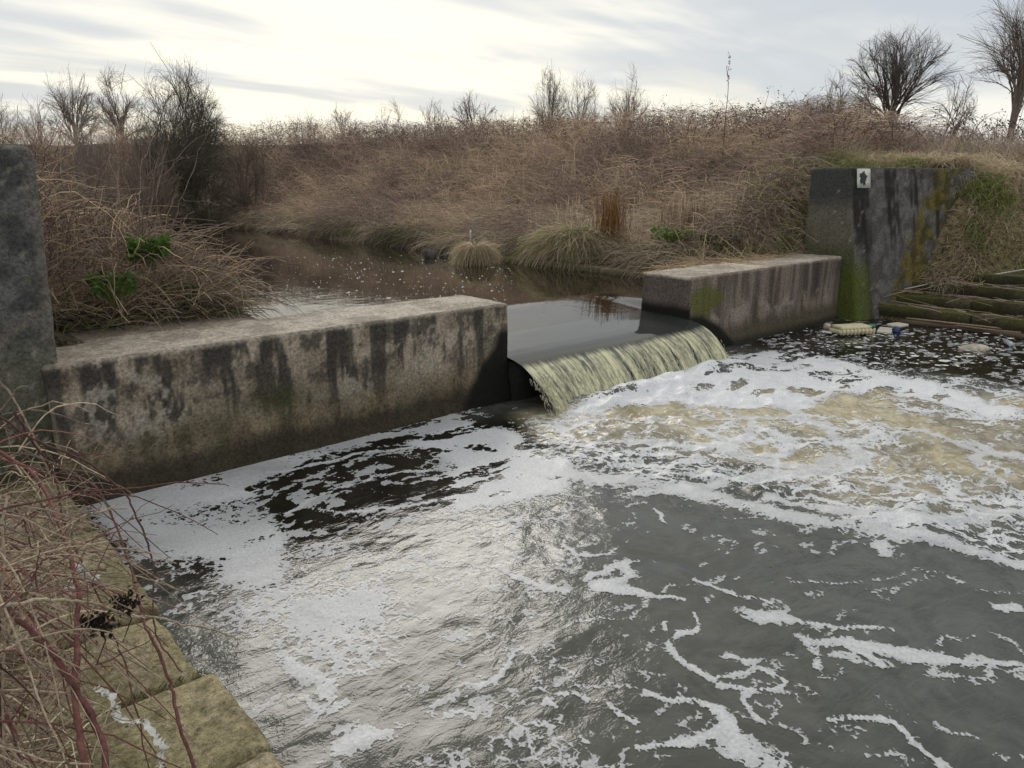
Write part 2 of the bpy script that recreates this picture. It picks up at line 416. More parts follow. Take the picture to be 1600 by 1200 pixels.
def axis(fine0, fine1, step, lo, hi, g=1.22):
    m = list(np.arange(fine0, fine1 + 1e-6, step)); s = step; x = fine1
    while x < hi: s *= g; x += s; m.append(min(x, hi))
    s = step; x = fine0
    while x > lo: s *= g; x -= s; m.insert(0, max(x, lo))
    return np.array(m)
xa = axis(-3, 26, .16, -900, 900); xb = axis(-4, 34, .16, -600, 1200)
AA, BBg = np.meshgrid(xa, xb, indexing='ij'); ZZ = terrain(AA, BBg)
gn = fbm(AA * .8, BBg * .8, None, 3); gcol = lerp(np.array([.060, .046, .032]), np.array([.12, .095, .055]), ss(gn, .35, .65))
gcol = lerp(gcol, np.array([.20, .16, .09]), ss(AA, 13.6, 14.2) * ss(-BBg, -7, -5.5) * .8)
gcol = lerp(gcol, np.array([.085, .09, .035]), (ss(fbm(AA * .35 + 40, BBg * .35, None, 3), .5, .62) * ss(AA, 13, 15))[...])
GV = np.stack([AA, BBg, ZZ], -1).reshape(-1, 3)
link('ground', mesh_np('ground', GV, grid_faces(len(xa), len(xb)), M_EARTH, col=gcol.reshape(-1, 3)), kind='structure')

# ------------------------------------------------------------------ upper river
ra = axis(4.6, 9.6, .06, -40, 14, 1.3); rb = axis(BB, 8.9, .05, BB, 70, 1.2)
def river_z(a, b):      # the surface draws down towards the gap in the weir
    lat = ss(a, A1 - .7, A1 - .05) * (1 - ss(a, A2 + .05, A2 + .6)); k = np.clip((8.35 - b) / 1.3, 0, 1.2)
    return ZU - .075 * lat * (k - .12 * (1 - np.exp(-k * 8)) * np.exp(-k * 2))
RA, RB = np.meshgrid(ra, rb, indexing='ij')
link('river', mesh_np('river', np.stack([RA, RB, river_z(RA, RB)], -1).reshape(-1, 3), grid_faces(len(ra), len(rb)), M_RIVER), kind='structure')

# ------------------------------------------------------------------ lower pool, with foam
pa = np.concatenate([np.arange(0.80, 7.0, .017), np.arange(7.0, 13.95, .026)])
pb = np.concatenate([np.linspace(-40, -3, 20), np.arange(-2.8, -0.4, .1), np.arange(-0.3, FB + .1, .019)])
PA, PB = np.meshgrid(pa, pb, indexing='ij')
wx = PA + .22 * (fbm(PA * 1.6, PB * 1.6, None, 3) - .5) + .07 * (fbm(PA * 7, PB * 7, None, 2) - .5)
wy = PB + .22 * (fbm(PA * 1.6 + 50, PB * 1.6, None, 3) - .5) + .07 * (fbm(PA * 7 + 9, PB * 7, None, 2) - .5)
def poly_d(pts, soft):
    """1 inside a polygon surveyed on the water, fading over `soft` metres"""
    q = on_z(np.array(pts)[:, 0], np.array(pts)[:, 1])[:, :2]
    ins = np.zeros(wx.shape, bool); dist = np.full(wx.shape, 9.0)
    for (x0, y0), (x1, y1) in zip(q, np.roll(q, -1, 0)):
        c = ((y0 > wy) != (y1 > wy)) & (wx < (x1 - x0) * (wy - y0) / (y1 - y0 + 1e-12) + x0); ins ^= c
        tt = np.clip(((wx - x0) * (x1 - x0) + (wy - y0) * (y1 - y0)) / ((x1 - x0) ** 2 + (y1 - y0) ** 2 + 1e-9), 0, 1)
        dist = np.minimum(dist, np.hypot(wx - x0 - tt * (x1 - x0), wy - y0 - tt * (y1 - y0)))
    return ss(np.where(ins, dist, -dist), -soft, soft)
def stroke_d(pts, k=1.0):
    """pts (px, py, half width in m)"""
    pts = np.array(pts, float); q = on_z(pts[:, 0], pts[:, 1])[:, :2]; best = np.zeros(wx.shape)
    for (x0, y0), (x1, y1), w0, w1 in zip(q[:-1], q[1:], pts[:-1, 2], pts[1:, 2]):
        tt = np.clip(((wx - x0) * (x1 - x0) + (wy - y0) * (y1 - y0)) / ((x1 - x0) ** 2 + (y1 - y0) ** 2 + 1e-9), 0, 1)
        d = np.hypot(wx - x0 - tt * (x1 - x0), wy - y0 - tt * (y1 - y0)) / ((w0 + (w1 - w0) * tt) * .72)
        best = np.maximum(best, 1 - ss(d, .1, 2.0))
    return best * k
still0 = 0.0
scum = poly_d([(140, 790), (300, 735), (500, 688), (700, 650), (760, 650), (720, 672), (640, 682), (560, 700), (500, 722), (420, 745), (385, 785), (425, 815), (440, 860), (445, 900), (420, 925), (330, 915), (335, 880), (240, 882), (195, 868), (165, 825)], .10)
scum2 = poly_d([(640, 690), (720, 660), (800, 675), (830, 700), (900, 720), (880, 770), (800, 790), (700, 800), (660, 760), (700, 730)], .12)
patch = poly_d([(330, 950), (420, 925), (450, 870), (520, 850), (600, 880), (640, 940), (630, 1040), (660, 1080), (740, 1100), (830, 1130), (930, 1210), (700, 1210), (640, 1180), (560, 1160), (480, 1090), (410, 1020)], .22)
white = poly_d([(880, 655), (960, 612), (1060, 585), (1130, 560), (1230, 545), (1330, 565), (1420, 590), (1600, 640), (1600, 660), (1400, 622), (1300, 618), (1260, 640), (1150, 640), (1050, 632), (940, 655)], .14)
webz = poly_d([(840, 660), (1000, 600), (1300, 560), (1620, 610), (1640, 880), (1400, 850), (1200, 800), (1000, 745), (860, 720)], .25)
darkz = poly_d([(1180, 530), (1330, 505), (1640, 540), (1640, 610), (1400, 575), (1250, 560)], .3)
strokes = [
    [(760, 690, .10), (850, 740, .16), (960, 750, .18), (1060, 765, .16), (1150, 790, .14), (1260, 815, .12), (1380, 835, .13), (1480, 850, .12), (1620, 888, .10)],
    [(860, 700, .05), (960, 690, .06), (1100, 700, .09), (1200, 720, .11), (1300, 735, .08), (1350, 720, .10), (1330, 700, .08), (1270, 660, .09), (1230, 630, .08)],
    [(1000, 770, .10), (1150, 745, .12), (1260, 735, .14), (1310, 715, .12)],
    [(1300, 820, .09), (1450, 815, .10), (1600, 800, .10)], [(1375, 855, .07), (1385, 870, .05)],
    [(1320, 660, .05), (1420, 680, .07), (1500, 700, .06), (1600, 715, .05)], [(1480, 695, .06), (1540, 700, .07), (1530, 730, .05), (1600, 780, .04)],
    [(1200, 780, .07), (1330, 800, .08), (1450, 800, .07)], [(1300, 740, .05), (1400, 760, .05), (1500, 790, .05), (1600, 800, .06)],
    [(1010, 660, .05), (1150, 655, .06), (1240, 650, .06)], [(1170, 655, .06), (1180, 690, .06), (1100, 705, .06)],
    # loose rafts, lower right
    [(1170, 965, .05), (1200, 968, .06), (1250, 975, .02), (1290, 980, .015)], [(1250, 995, .03), (1270, 1005, .05), (1330, 1010, .055), (1430, 1030, .065), (1560, 1045, .04), (1600, 1045, .02)],
    [(1275, 1010, .035), (1280, 1050, .02)], [(1300, 985, .012), (1400, 992, .015)], [(1330, 1015, .03), (1385, 1048, .01)],
    [(1045, 975, .012), (1050, 1000, .02), (1075, 1035, .02), (1120, 1060, .022), (1190, 1045, .018), (1230, 1072, .02), (1190, 1085, .022), (1130, 1070, .02)],
    [(1060, 1000, .025), (1100, 985, .02), (1095, 965, .01)], [(1150, 1025, .035), (1180, 1035, .03)], [(1185, 1085, .022), (1170, 1110, .014), (1200, 1130, .014)],
    [(1008, 1070, .03), (1040, 1080, .02), (1100, 1090, .02), (1130, 1120, .04), (1150, 1160, .09), (1200, 1185, .08), (1260, 1210, .05)],
    [(1000, 1165, .02), (1060, 1155, .03), (1120, 1140, .05)], [(1300, 1138, .015), (1370, 1140, .018), (1400, 1150, .018), (1440, 1175, .015), (1470, 1190, .03)],
    [(1085, 900, .014), (1100, 905, .016), (1130, 920, .02), (1150, 935, .014), (1200, 950, .012)],
    [(930, 915, .02), (965, 880, .05), (985, 900, .05), (940, 925, .05), (1000, 930, .04), (1075, 938, .015)],
    [(790, 890, .03), (830, 910, .04), (880, 925, .03)], [(880, 850, .02), (905, 870, .02), (930, 868, .02)], [(780, 825, .02), (820, 815, .05), (800, 835, .02)],
    [(740, 1080, .02), (780, 1060, .025), (800, 1030, .02), (830, 1010, .01)], [(850, 1100, .03), (870, 1105, .025)], [(880, 1085, .015), (950, 1083, .015), (990, 1110, .02)],
    [(600, 1170, .06), (560, 1180, .06), (540, 1190, .05)], [(535, 1160, .03), (580, 1165, .03)], [(830, 1130, .02), (870, 1135, .02)], [(920, 1150, .02), (935, 1160, .02)],
    [(430, 1040, .05), (480, 1080, .05), (520, 1120, .04)], [(470, 1110, .03), (500, 1120, .03)],
    [(430, 735, .03), (520, 722, .03), (600, 705, .03), (700, 690, .05)], [(440, 800, .02), (520, 770, .02), (600, 745, .03), (660, 735, .03)], [(560, 800, .02), (650, 790, .03), (740, 770, .05), (800, 760, .08)],
    [(1020, 800, .012), (1040, 822, .014)], [(1590, 955, .06), (1560, 950, .05)],
]
band = np.zeros(wx.shape)
for s in strokes: band = np.maximum(band, stroke_d(s))
# foam web: veins pulled along the current, torn and uneven
al_ = wx * .75 - wy * .66; ac_ = wx * .66 + wy * .75
al_ = al_ + .9 * (fbm(PA * .55 + 3, PB * .55, None, 2) - .5); ac_ = ac_ + .8 * (fbm(PA * .55 + 33, PB * .55, None, 2) - .5)
def vein(x, y, o=4): return np.abs(fbm(x, y, None, o) * 2 - 1)
v1 = vein(al_ * .85, ac_ * 1.9 + 5); v2 = vein(al_ * 1.7 + 9, ac_ * 4.2); v3 = vein(al_ * 4.5 + 19, ac_ * 9.0, 3)
gap = fbm(al_ * .7 + 60, ac_ * 1.3, None, 3)
f1, f2 = worley(al_ * .95 + .9 * fbm(PA * 1.4, PB * 1.4), ac_ * 1.9 + .9 * fbm(PA * 1.4 + 7, PB * 1.4)); cell = 1 - ss(f2 - f1, .0, .05 + .15 * ss(gap, .4, .65))
web = np.clip(np.maximum.reduce([1 - ss(v1, .0, .06 + .09 * ss(gap, .4, .6)), (1 - ss(v2, .0, .085)) * ss(gap, .36, .56), .75 * (1 - ss(v3, 0, .10)) * ss(gap, .45, .6), cell * ss(gap, .30, .5)]), 0, 1)
webf = (1 - ss(v3, 0, .16))
tear = fbm(wx * 2.2 + 4, wy * 5.5, None, 4)         # elongated openings
big = fbm(wx * .9, wy * .9, None, 3)
flek = fbm(wx * 6, wy * 12, None, 3)
er = fbm(wx * 7, wy * 9, None, 4); er2 = fbm(wx * 2.6 + 5, wy * 3.4, None, 3)
bandf = np.clip(band * .92 + (er - .5) * 1.0 * ss(band, .05, .35) + (er2 - .5) * .95 * ss(band, .05, .4), 0, 1)
bandf = np.maximum(bandf, ss(band, .02, .3) * ss(flek, .60, .70) * .75)
er2b = fbm(al_ * 1.5 + 77, ac_ * 2.4, None, 4)
stream = (1 - ss(vein(al_ * .9 + 40, ac_ * 1.5 + 3), 0, .05)) * ss(fbm(PA * .7 + 8, PB * .7 + 2, None, 2), .42, .6) * .46 + (1 - ss(vein(al_ * 2.6 + 4, ac_ * 4.4 + 3, 3), 0, .05)) * ss(fbm(PA * .9 + 28, PB * .9 + 2, None, 2), .46, .6) * .40
stream = stream * (1 - still0) * (PB < 5.6)
F = np.maximum.reduce([
    stream,
    scum * (.86 - .25 * ss(er2b, .5, .62) - 1.0 * ss(tear, .545, .61) * ss(PA, 1.3, 2.6)), scum2 * (1.0 - 1.1 * ss(tear, .50, .60)),
    patch * np.clip(.38 + 1.5 * (er2b - .5) - .35 * ss(tear, .54, .66), 0, .85) , white * (.98 - .85 * ss(tear, .52, .66) - .2 * ss(er2b, .5, .65)),
    webz * np.clip(web * (.42 + .4 * gap) + webf * .20 * ss(gap, .45, .62), 0, 1), bandf,
    darkz * ss(flek, .60, .70) * .66])
calm = poly_d([(380, 760), (640, 690), (720, 700), (740, 770), (640, 830), (480, 860), (400, 840)], .15)
F = np.maximum(F, calm * ss(flek, .60, .68) * .85)
F = np.maximum(F, .52 * ss(flek, .68, .74) * ss(PB, 1.0, 2.0))
curt = (PA > A1 - .05) & (PA < A2 + .1) & (PB > 5.62)
F = np.where(curt, 0, F)
lastf = ss(np.abs(PB - FB + .03), .0, .10) if False else 0
landf = np.exp(-((PB - 5.42) / .17) ** 2) * ss(PA, A1 + .2, A1 + 1.0) * (1 - ss(PA, A2, A2 + .2)) * (1.0 + .7 * (er - .5)); F = np.maximum(F, landf)
wallfoam = (1 - ss(FB - PB, .0, .10)) * (PA < 4.9) * .9
F = np.maximum(F, wallfoam)
thick = np.clip(np.maximum.reduce([white * .9, webz * web * .75, bandf * .45, stream * .5, scum * np.clip(.02 + .75 * (fbm(al_ * 1.1 + 5, ac_ * 2.6, None, 4) - .12), 0, .7), scum2 * .62, patch * .22, wallfoam]), 0, 1)
still = np.clip(poly_d([(120, 800), (500, 680), (860, 640), (860, 690), (740, 780), (600, 850), (430, 900), (330, 960), (160, 860)], .35) + darkz + poly_d([(1150, 540), (1340, 490), (1700, 530), (1700, 575), (1400, 560)], .3), 0, 1)
turbid = 1 - still * .97
tan = poly_d([(830, 650), (950, 640), (1200, 600), (1640, 625), (1640, 760), (1500, 800), (1300, 790), (1200, 720), (1000, 690), (860, 680)], .35) * (.55 + .75 * ss(big, .35, .6))
tan = np.clip(tan * (1 - darkz), 0, 1)
fallb = np.exp(-((PB - 5.30) / .35) ** 2) * ss(PA, A1 - .2, A1 + .5) * (1 - ss(PA, A2 - .3, A2 + .4))
rough = np.clip(.25 + .75 * webz + .35 * ss(PB, 5, 2) * 0 - .15 * still, .15, 1) + .5 * fallb
Z = (fbm(PA * 1.3, PB * 1.6, None, 3) - .5) * .10 * rough + (fbm(PA * 5, PB * 6.5, None, 3) - .5) * (.045 + .012 * webz) * rough + fallb * .12 * (fbm(PA * 3, PB * 3, None, 2) + .3)
ridg = 1 - np.abs(fbm(PA * 2.6 + 3, PB * 3.4, None, 3) * 2 - 1); Z += (ridg ** 3) * (.014 + .02 * ss(PA, 3.5, 5)) * np.clip(rough, .25, .8) * turbid
chop = np.clip(.55 + .40 * rough + .35 * ss(fbm(PA * .8 + 12, PB * .8), .4, .6) - .45 * still, .08, 1.3)
chop = chop * (1 + .9 * ss(PA, 3.2, 5.5) * (1 - .5 * webz))
PV = np.stack([PA, PB, Z], -1).reshape(-1, 3); PF = grid_faces(len(pa), len(pb))
link('pool', mesh_np('pool', PV, PF, M_POOL, attrs={'turbid': turbid, 'tan': tan, 'chop': chop}), kind='structure')
fm = (F.reshape(-1)[PF] > .12).any(1); ff = PF[fm]; used = np.unique(ff); remap = np.zeros(len(PV), np.int64); remap[used] = np.arange(len(used))
FV = PV[used].copy(); FV[:, 2] += .003 + .003 * np.clip(F.reshape(-1)[used] * (.3 + thick.reshape(-1)[used]), 0, 1)
link('foam', mesh_np('foam', FV, remap[ff], M_FOAM, attrs={'foam': F.reshape(-1)[used], 'thick': thick.reshape(-1)[used]}), kind='stuff',
     label='white and grey foam drifting on the pool below the weir', cat='foam')

# ------------------------------------------------------------------ weir: sill and sheet of water
prof = np.array([(7.06, .550), (6.8, .535), (6.55, .521), (6.35, .509), (6.18, .494), (6.05, .474), (5.93, .440), (5.82, .388), (5.72, .318), (5.63, .232), (5.55, .135), (5.48, .03), (5.43, -.06)])
def resample(p, n):
    d = np.r_[0, np.cumsum(np.linalg.norm(np.diff(p, axis=0), axis=1))]; s = np.linspace(0, d[-1], n)
    return np.stack([np.interp(s, d, p[:, i]) for i in range(2)], -1), s / d[-1]
pr, ps_ = resample(prof, 90)
k5 = np.array([1, 2, 3, 2, 1.]) / 9
for i in range(2): pr[2:-2, i] = np.convolve(pr[:, i], k5, 'valid')
fa = np.arange(A1 - .01, A2 + .012, .016)
FA, S = np.meshgrid(fa, np.arange(90), indexing='ij')
tt = ps_[S]; fall = ss(tt, .55, 1.0)
fall2 = ss(tt, .66, 1.0); wob = fbm(FA * 7, tt * 1.2, None, 3) - .5; fine = fbm(FA * 26, tt * 9, None, 3) - .5
lipv = .05 * (fbm(FA * .9, FA * 0 + 2) - .5)
Bf = pr[S, 0] - fall2 * (.10 * wob + .025 * fine + lipv) - fall2 * .10 * np.exp(-((FA - A1) / .25) ** 2)
Zf = pr[S, 1] + (river_z(FA, np.full(FA.shape, 7.05)) - .550) * (1 - ss(tt, 0, .35)) + .006 * (fbm(FA * 1.2, tt * 3) - .5) * ss(tt, .05, .3) + .02 * np.exp(-((FA - A2) / .12) ** 2) * ss(tt, .1, .5)
fl = link('waterfall', mesh_np('waterfall', np.stack([FA, Bf, Zf], -1).reshape(-1, 3), grid_faces(len(fa), 90), M_FALL, attrs={'fall': fall}), kind='structure')
# droplets and torn threads along the lip of the fall
n = 900; da = rng.uniform(A1, A2, n); dt = rng.uniform(.72, 1, n); idx = (dt * 89).astype(int)
P = np.stack([da, pr[idx, 0] - rng.uniform(.05, .13, n) * dt, pr[idx, 1] + rng.uniform(-.01, .05, n)], -1)
P[:300, 0] = A1 + np.abs(rng.normal(0, .18, 300)) - .12
V, Fq, C = strands(P, np.stack([rng.normal(0, .15, n), -.35 + rng.normal(0, .1, n), -1 + rng.normal(0, .2, n)], -1), rng.uniform(.01, .05, n), .0, 2, .0035, .002, palette(n, [(.62, .60, .40), (.7, .7, .6)]), 3)
link('water_spray', mesh_np('water_spray', V, Fq, M_LEAF, col=C), kind='stuff', label='fine drops and threads of water flying off the fall', cat='spray')
V, Fq = rbox((A2 - A1 - .01, 1.1, 1.3), .25, .03, .006)
link('weir_sill', mesh_np('weir_sill', V, Fq, M_CONC, col=np.tile([.014, .013, .010], (len(V), 1))), loc=((A1 + A2) / 2, 6.58, -.86), kind='structure')

# ------------------------------------------------------------------ concrete walls
def streak(a, z, fa_=9, fz=1.0, s=0.): return fbm(a * fa_ + s, z * fz + s, None, 5, .62)
def conc_cols(V, N_top, kind):
    """stains of the weir concrete; V world coordinates"""
    a, b, z = V.T
    n1 = fbm(a * 1.4, z * 1.4 + 3, b * 1.4, 4); n2 = fbm(a * 5, z * 5, b * 5, 4)
    base = lerp(np.array([.24, .20, .15]), np.array([.40, .34, .26]), ss(n2, .3, .7))
    st_ = streak(a + b * .7, z, 8, .8)
    base = lerp(base, np.array([.050, .045, .040]), ss(st_, .48, .58) * .85)
    return base, n1, n2, st_
def block(name, a0, a1, b0, b1, z0, z1, res, label, paint, cat='wall', tfun=None, r=.025, amp=.008):
    size = (a1 - a0, b1 - b0, z1 - z0); V, Fq = rbox(size, res, r, amp, 5, a0)
    base = np.array([(a0 + a1) / 2, (b0 + b1) / 2, z0])
    W = V + base
    if tfun is not None: W = tfun(W)
    return link(name, mesh_np(name, W - base, Fq, M_CONC, col=np.clip(paint(W), .006, .8)), loc=base, label=label, cat=cat, kind='thing')
def top_paint(W, z1):
    a, b, z = W.T
    n = fbm(a * 3, b * 3, None, 4); g = fbm(a * 14, b * 14, None, 3)
    c = lerp(np.array([.30, .255, .205]), np.array([.48, .425, .35]), ss(.6 * n + .4 * g, .35, .65))
    return c, ss(z, z1 - .045, z1 - .012)
def paint_left(W):
    a, b, z = W.T
    base, n1, n2, st_ = conc_cols(W, 0, 'l')
    c = base
    # dark lichen over the upper two thirds, pale scaled patches, tan lower part
    up = ss(z + .25 * (n1 - .5), .40, .72)
    blot = fbm(a * 7 + 11, z * 6, None, 6, .66)
    c = lerp(c, np.array([.045, .040, .036]), up * ss(blot + .30 * (st_ - .5), .43, .57) * .68)
    pale = ss(fbm(a * 3.2 + 31, z * 2.6, None, 6, .6), .565, .60) * ss(fbm(a * 17, z * 12, None, 3), .36, .46)
    c = lerp(c, np.array([.36, .325, .27]), pale * .75)
    low = (1 - ss(z + .08 * (n1 - .5), .34, .62))
    c = lerp(c, lerp(np.array([.10, .078, .044]), np.array([.22, .175, .10]), ss(blot, .4, .65)), low * .75)
    wet = 1 - ss(z + .05 * (n2 - .5) , .15, .36)
    c = lerp(c, np.array([.030, .023, .015]), wet * .9)
    green = np.exp(-(((a - 2.6) / .28) ** 2 + ((z - .52) / .14) ** 2)) + .4 * (ss(fbm(a * 2 + 70, z * 2, None, 3), .56, .66) * (1 - ss(z, .3, .8)))
    c = lerp(c, np.array([.050, .058, .020]), np.clip(green, 0, 1) * .7)
    # black slime where the fall splashes
    sl = ss((a - 4.15) * .95 + .25 * (n1 - .5) + .10 * (n2 - .5) - z * .62, .38, .52) * (1 - ss(z, .75, .95))
    c = lerp(c, np.array([.006, .006, .005]), sl * .98)
    tc_, k = top_paint(W, ZT)
    edge = ss(b, FB + .015, FB + .10)
    return lerp(c, tc_, np.clip(k * edge + .5 * k, 0, 1))
def paint_right(W):
    a, b, z = W.T
    base, n1, n2, st_ = conc_cols(W, 0, 'r')
    s2 = streak(a + b, z, 11, .7, 4.)
    c = lerp(np.array([.115, .092, .076]), np.array([.235, .195, .160]), ss(s2, .36, .64))
    c = lerp(c, np.array([.075, .062, .056]), ss(st_, .50, .68) * .6)
    c = lerp(c, np.array([.05, .036, .036]), np.exp(-((a - 12.35) / .16) ** 2) * ss(z, .35, .6) * .85)
    pale = ss(n2, .50, .66) * np.exp(-((z - .50) / .16) ** 2); c = lerp(c, np.array([.34, .29, .24]), pale * .8)
    low = 1 - ss(z + .08 * (n1 - .5), .20, .38); c = lerp(c, np.array([.085, .072, .045]), low * .9)
    wet = 1 - ss(z, .02, .14); c = lerp(c, np.array([.03, .026, .018]), wet)
    endf = a < A2 + .02
    c = np.where(endf[:, None], lerp(np.array([.11, .085, .075]), np.array([.17, .135, .115]), n2), c)
    moss = ss(1.15 - np.abs(a - 9.05) * 1.1 - np.abs(z - .74) * 2.6 + .9 * (n2 - .5), .25, .75) * (~endf)
    c = lerp(c, np.array([.105, .110, .022]), moss * .85)
    sl = np.where(endf, 1 - ss(z + .06 * (n1 - .5), .60, .74), (1 - ss(z + (a - A2) ** 2 * .42 + .10 * (n1 - .5), .50, .62)) * (1 - ss(a, 9.75, 9.95)))
    c = lerp(c, np.array([.007, .007, .005]), sl * .97)
    tc_, k = top_paint(W, ZT)
    return lerp(c, tc_ * .95, np.clip(k * ss(b, FB + .01, FB + .06) + .4 * k, 0, 1))
def foot(W):      # the walls bell out a little towards the water
    W = W.copy(); f = (W[:, 1] < FB + .3); W[:, 1] -= f * .07 * (1 - ss(W[:, 2], -.1, .34)); return W
block('weir_wall', A0, A1, FB, BB, -.5, ZT, .017, 'long low concrete weir wall, black stained, left of the waterfall', paint_left, tfun=foot)
block('weir_wall', A2, A3 - .62, FB, BB, -.5, ZT, .024, 'low concrete weir wall with green moss, right of the waterfall', paint_right, tfun=foot)
block('weir_wall', A3 - .62, A3 + .02, FB + .03, BB - .02, -.5, ZT + .01, .04, 'short concrete block between the right weir wall and the tall wall', paint_right, tfun=foot)
def paint_ledge(W):
    a, b, z = W.T; n = fbm(a * 3, b * 3, None, 4)
    return lerp(np.array([.20, .165, .13]), np.array([.33, .285, .23]), ss(n, .35, .65))
block('abutment_ledge', A0 - 1.5, 2.92, BB + .004, 9.2, -.3, ZT - .004, .08, 'flat concrete ledge behind the left weir wall under the brambles', paint_ledge, cat='ledge')
def paint_pillar_l(W):
    a, b, z = W.T
    n1 = fbm(a * 2, z * 2, b, 4); n2 = fbm(a * 9, z * 9, b * 9, 4)
    c = lerp(np.array([.065, .066, .066]), np.array([.135, .132, .124]), ss(n2, .35, .65))
    c = lerp(c, np.array([.115, .115, .080]), (1 - ss(z + .3 * (n1 - .5), .9, 1.6)) * .9)
    c = lerp(c, np.array([.050, .055, .032]), (1 - ss(z, .5, 1.05)) * .9)
    c = lerp(c, np.array([.23, .22, .18]), ss(fbm(a * 22, z * 22, b * 22, 2), .70, .78) * .8)
    c = lerp(c, np.array([.012, .012, .011]), ss(n1, .56, .68) * ss(z, 1.3, 1.9) * .85)
    k = np.exp(-((z - 1.20 - (a - .55) * .75) / .035) ** 2) * (a > -.2); c = lerp(c, np.array([.16, .14, .11]), k * .7)
    return lerp(c, np.array([.20, .18, .15]), ss(a + (z - .6) * -.02, .93, 1.0) * ss(z, 1.1, 1.3) * .6)
def lean_l(W):
    W = W.copy(); W[:, 0] += .045 * (W[:, 2] - .6) * (W[:, 0] > 0)
    W[:, 0] += .07 * (W[:, 0] > .3); k = np.clip((W[:, 2] - 2.56) / .08, 0, 1); W[:, 0] -= (W[:, 0] > .6) * k * .035
    return W
block('wing_wall', -2.2, .92, FB + .06, BB + .05, -.4, 2.64, .035, 'tall dark concrete wall end at the left edge, lichen spotted', paint_pillar_l, tfun=lean_l, r=.04)
def paint_pillar_r(W):
    a, b, z = W.T
    n1 = fbm(a * 2 + 4, z * 1.2, b * 2, 4); n2 = fbm(a * 8, z * 8, b * 8, 4); s = streak(a * 1. + b * .3, z, 7, .45, 8.)
    side = a < A3 + .03
    c = lerp(np.array([.085, .080, .076]), np.array([.155, .146, .136]), ss(n2, .35, .65))
    c = lerp(c, np.array([.014, .013, .013]), ss(s, .54, .64) * ss(z, .9, 1.6) * .85)
    c = lerp(c, np.array([.018, .018, .018]), np.exp(-((a - 13.55 + .05 * (z - 1.6)) / .06) ** 2) * .85)
    cs = lerp(lerp(np.array([.105, .098, .068]), np.array([.155, .14, .105]), n2), np.array([.045, .046, .050]), ss(z + .3 * (n1 - .5), 1.85, 2.15) * .8)
    cs = lerp(cs, np.array([.07, .075, .035]), (1 - ss(z + .2 * (n1 - .5), 1.15, 1.5)) * .8)
    c = np.where(side[:, None], cs, c)
    c = lerp(c, np.array([.09, .11, .02]), (1 - ss(z, .7, 1.25)) * (1 - ss(a, 13.45, 13.75)) * .9)
    moss = ss((a - 14.95) * 1.6 + (2.7 - z) * .75 + .6 * (n2 - .5) + .4 * (n1 - .5), .25, .5) * ss(a, 13.85, 14.0)
    c = lerp(c, lerp(np.array([.065, .052, .015]), np.array([.15, .118, .026]), ss(n2, .38, .62)), moss * ss(fbm(a * 5 + 3, z * 4, b, 4), .36, .50) * .92)
    c = lerp(c, np.array([.30, .29, .27]), ss(fbm(a * 26, z * 26, b * 26, 2), .80, .86) * .6)
    return lerp(c, np.array([.07, .065, .05]), ss(z, 2.60, 2.64))
def lean_r(W):
    W = W.copy(); W[:, 1] -= (W[:, 1] < 6.6) * .160 * (2.64 - W[:, 2]) + (W[:, 0] - A3) * .35; return W
RW = block('wing_wall', A3, 16.2, 6.23, 6.95, -.4, 2.64, .045, 'tall concrete wing wall with yellow moss on the right bank', paint_pillar_r, tfun=lean_r, r=.03)

# notice on the right wing wall, scrubbed over with dark paint
M_PLATE = flat_mat('plate', (.62, .62, .55), .5, .12, 9); M_PAINT = flat_mat('dark_paint', (.014, .016, .022), .5, .2)
cx, cz = 13.28 + .265, 2.455; wd, hg = .31, .33
fb = lambda z: 6.23 - .160 * (2.64 - z) - (cx - A3) * .35
sg = empty('notice_plate', (cx, fb(cz), cz - hg / 2), 'white rectangular notice smeared with dark paint on the wing wall', 'sign'); sg.rotation_euler = (0, 0, -.3367)
V, Fq = rbox((wd, .008, hg), .1, .002, 0); V[:, 1] -= .016; V[:, 1] += (V[:, 2] - hg / 2) * .16
plate_o = link('plate', mesh_np('plate', V, Fq, M_PLATE), sg)
th_ = np.linspace(0, 2 * math.pi, 60, endpoint=False)
rr = .085 * (1 + .16 * np.sin(5 * th_ + 1) + .12 * np.sin(11 * th_) + .10 * np.sin(17 * th_ + 2)); zz = np.where(np.sin(th_) < 0, 1.35, 1.0)
drip = np.where(np.sin(th_) < -.4, .02 * (rng.random(60)), 0)
V = np.stack([np.cos(th_) * rr * .95 - .02, np.zeros(60), hg * .56 + np.sin(th_) * rr * 1.05 * zz - drip], -1); V = np.concatenate([V, [[-.02, 0, hg * .56]]])
V[:, 1] = -.0235 + (V[:, 2] - hg / 2) * .16
V = np.concatenate([V, V[-1:]]); Fq = np.array([[60, i, (i + 1) % 60] for i in range(60)])
link('paint_smear', mesh_np('paint_smear', V, Fq, M_PAINT), plate_o)

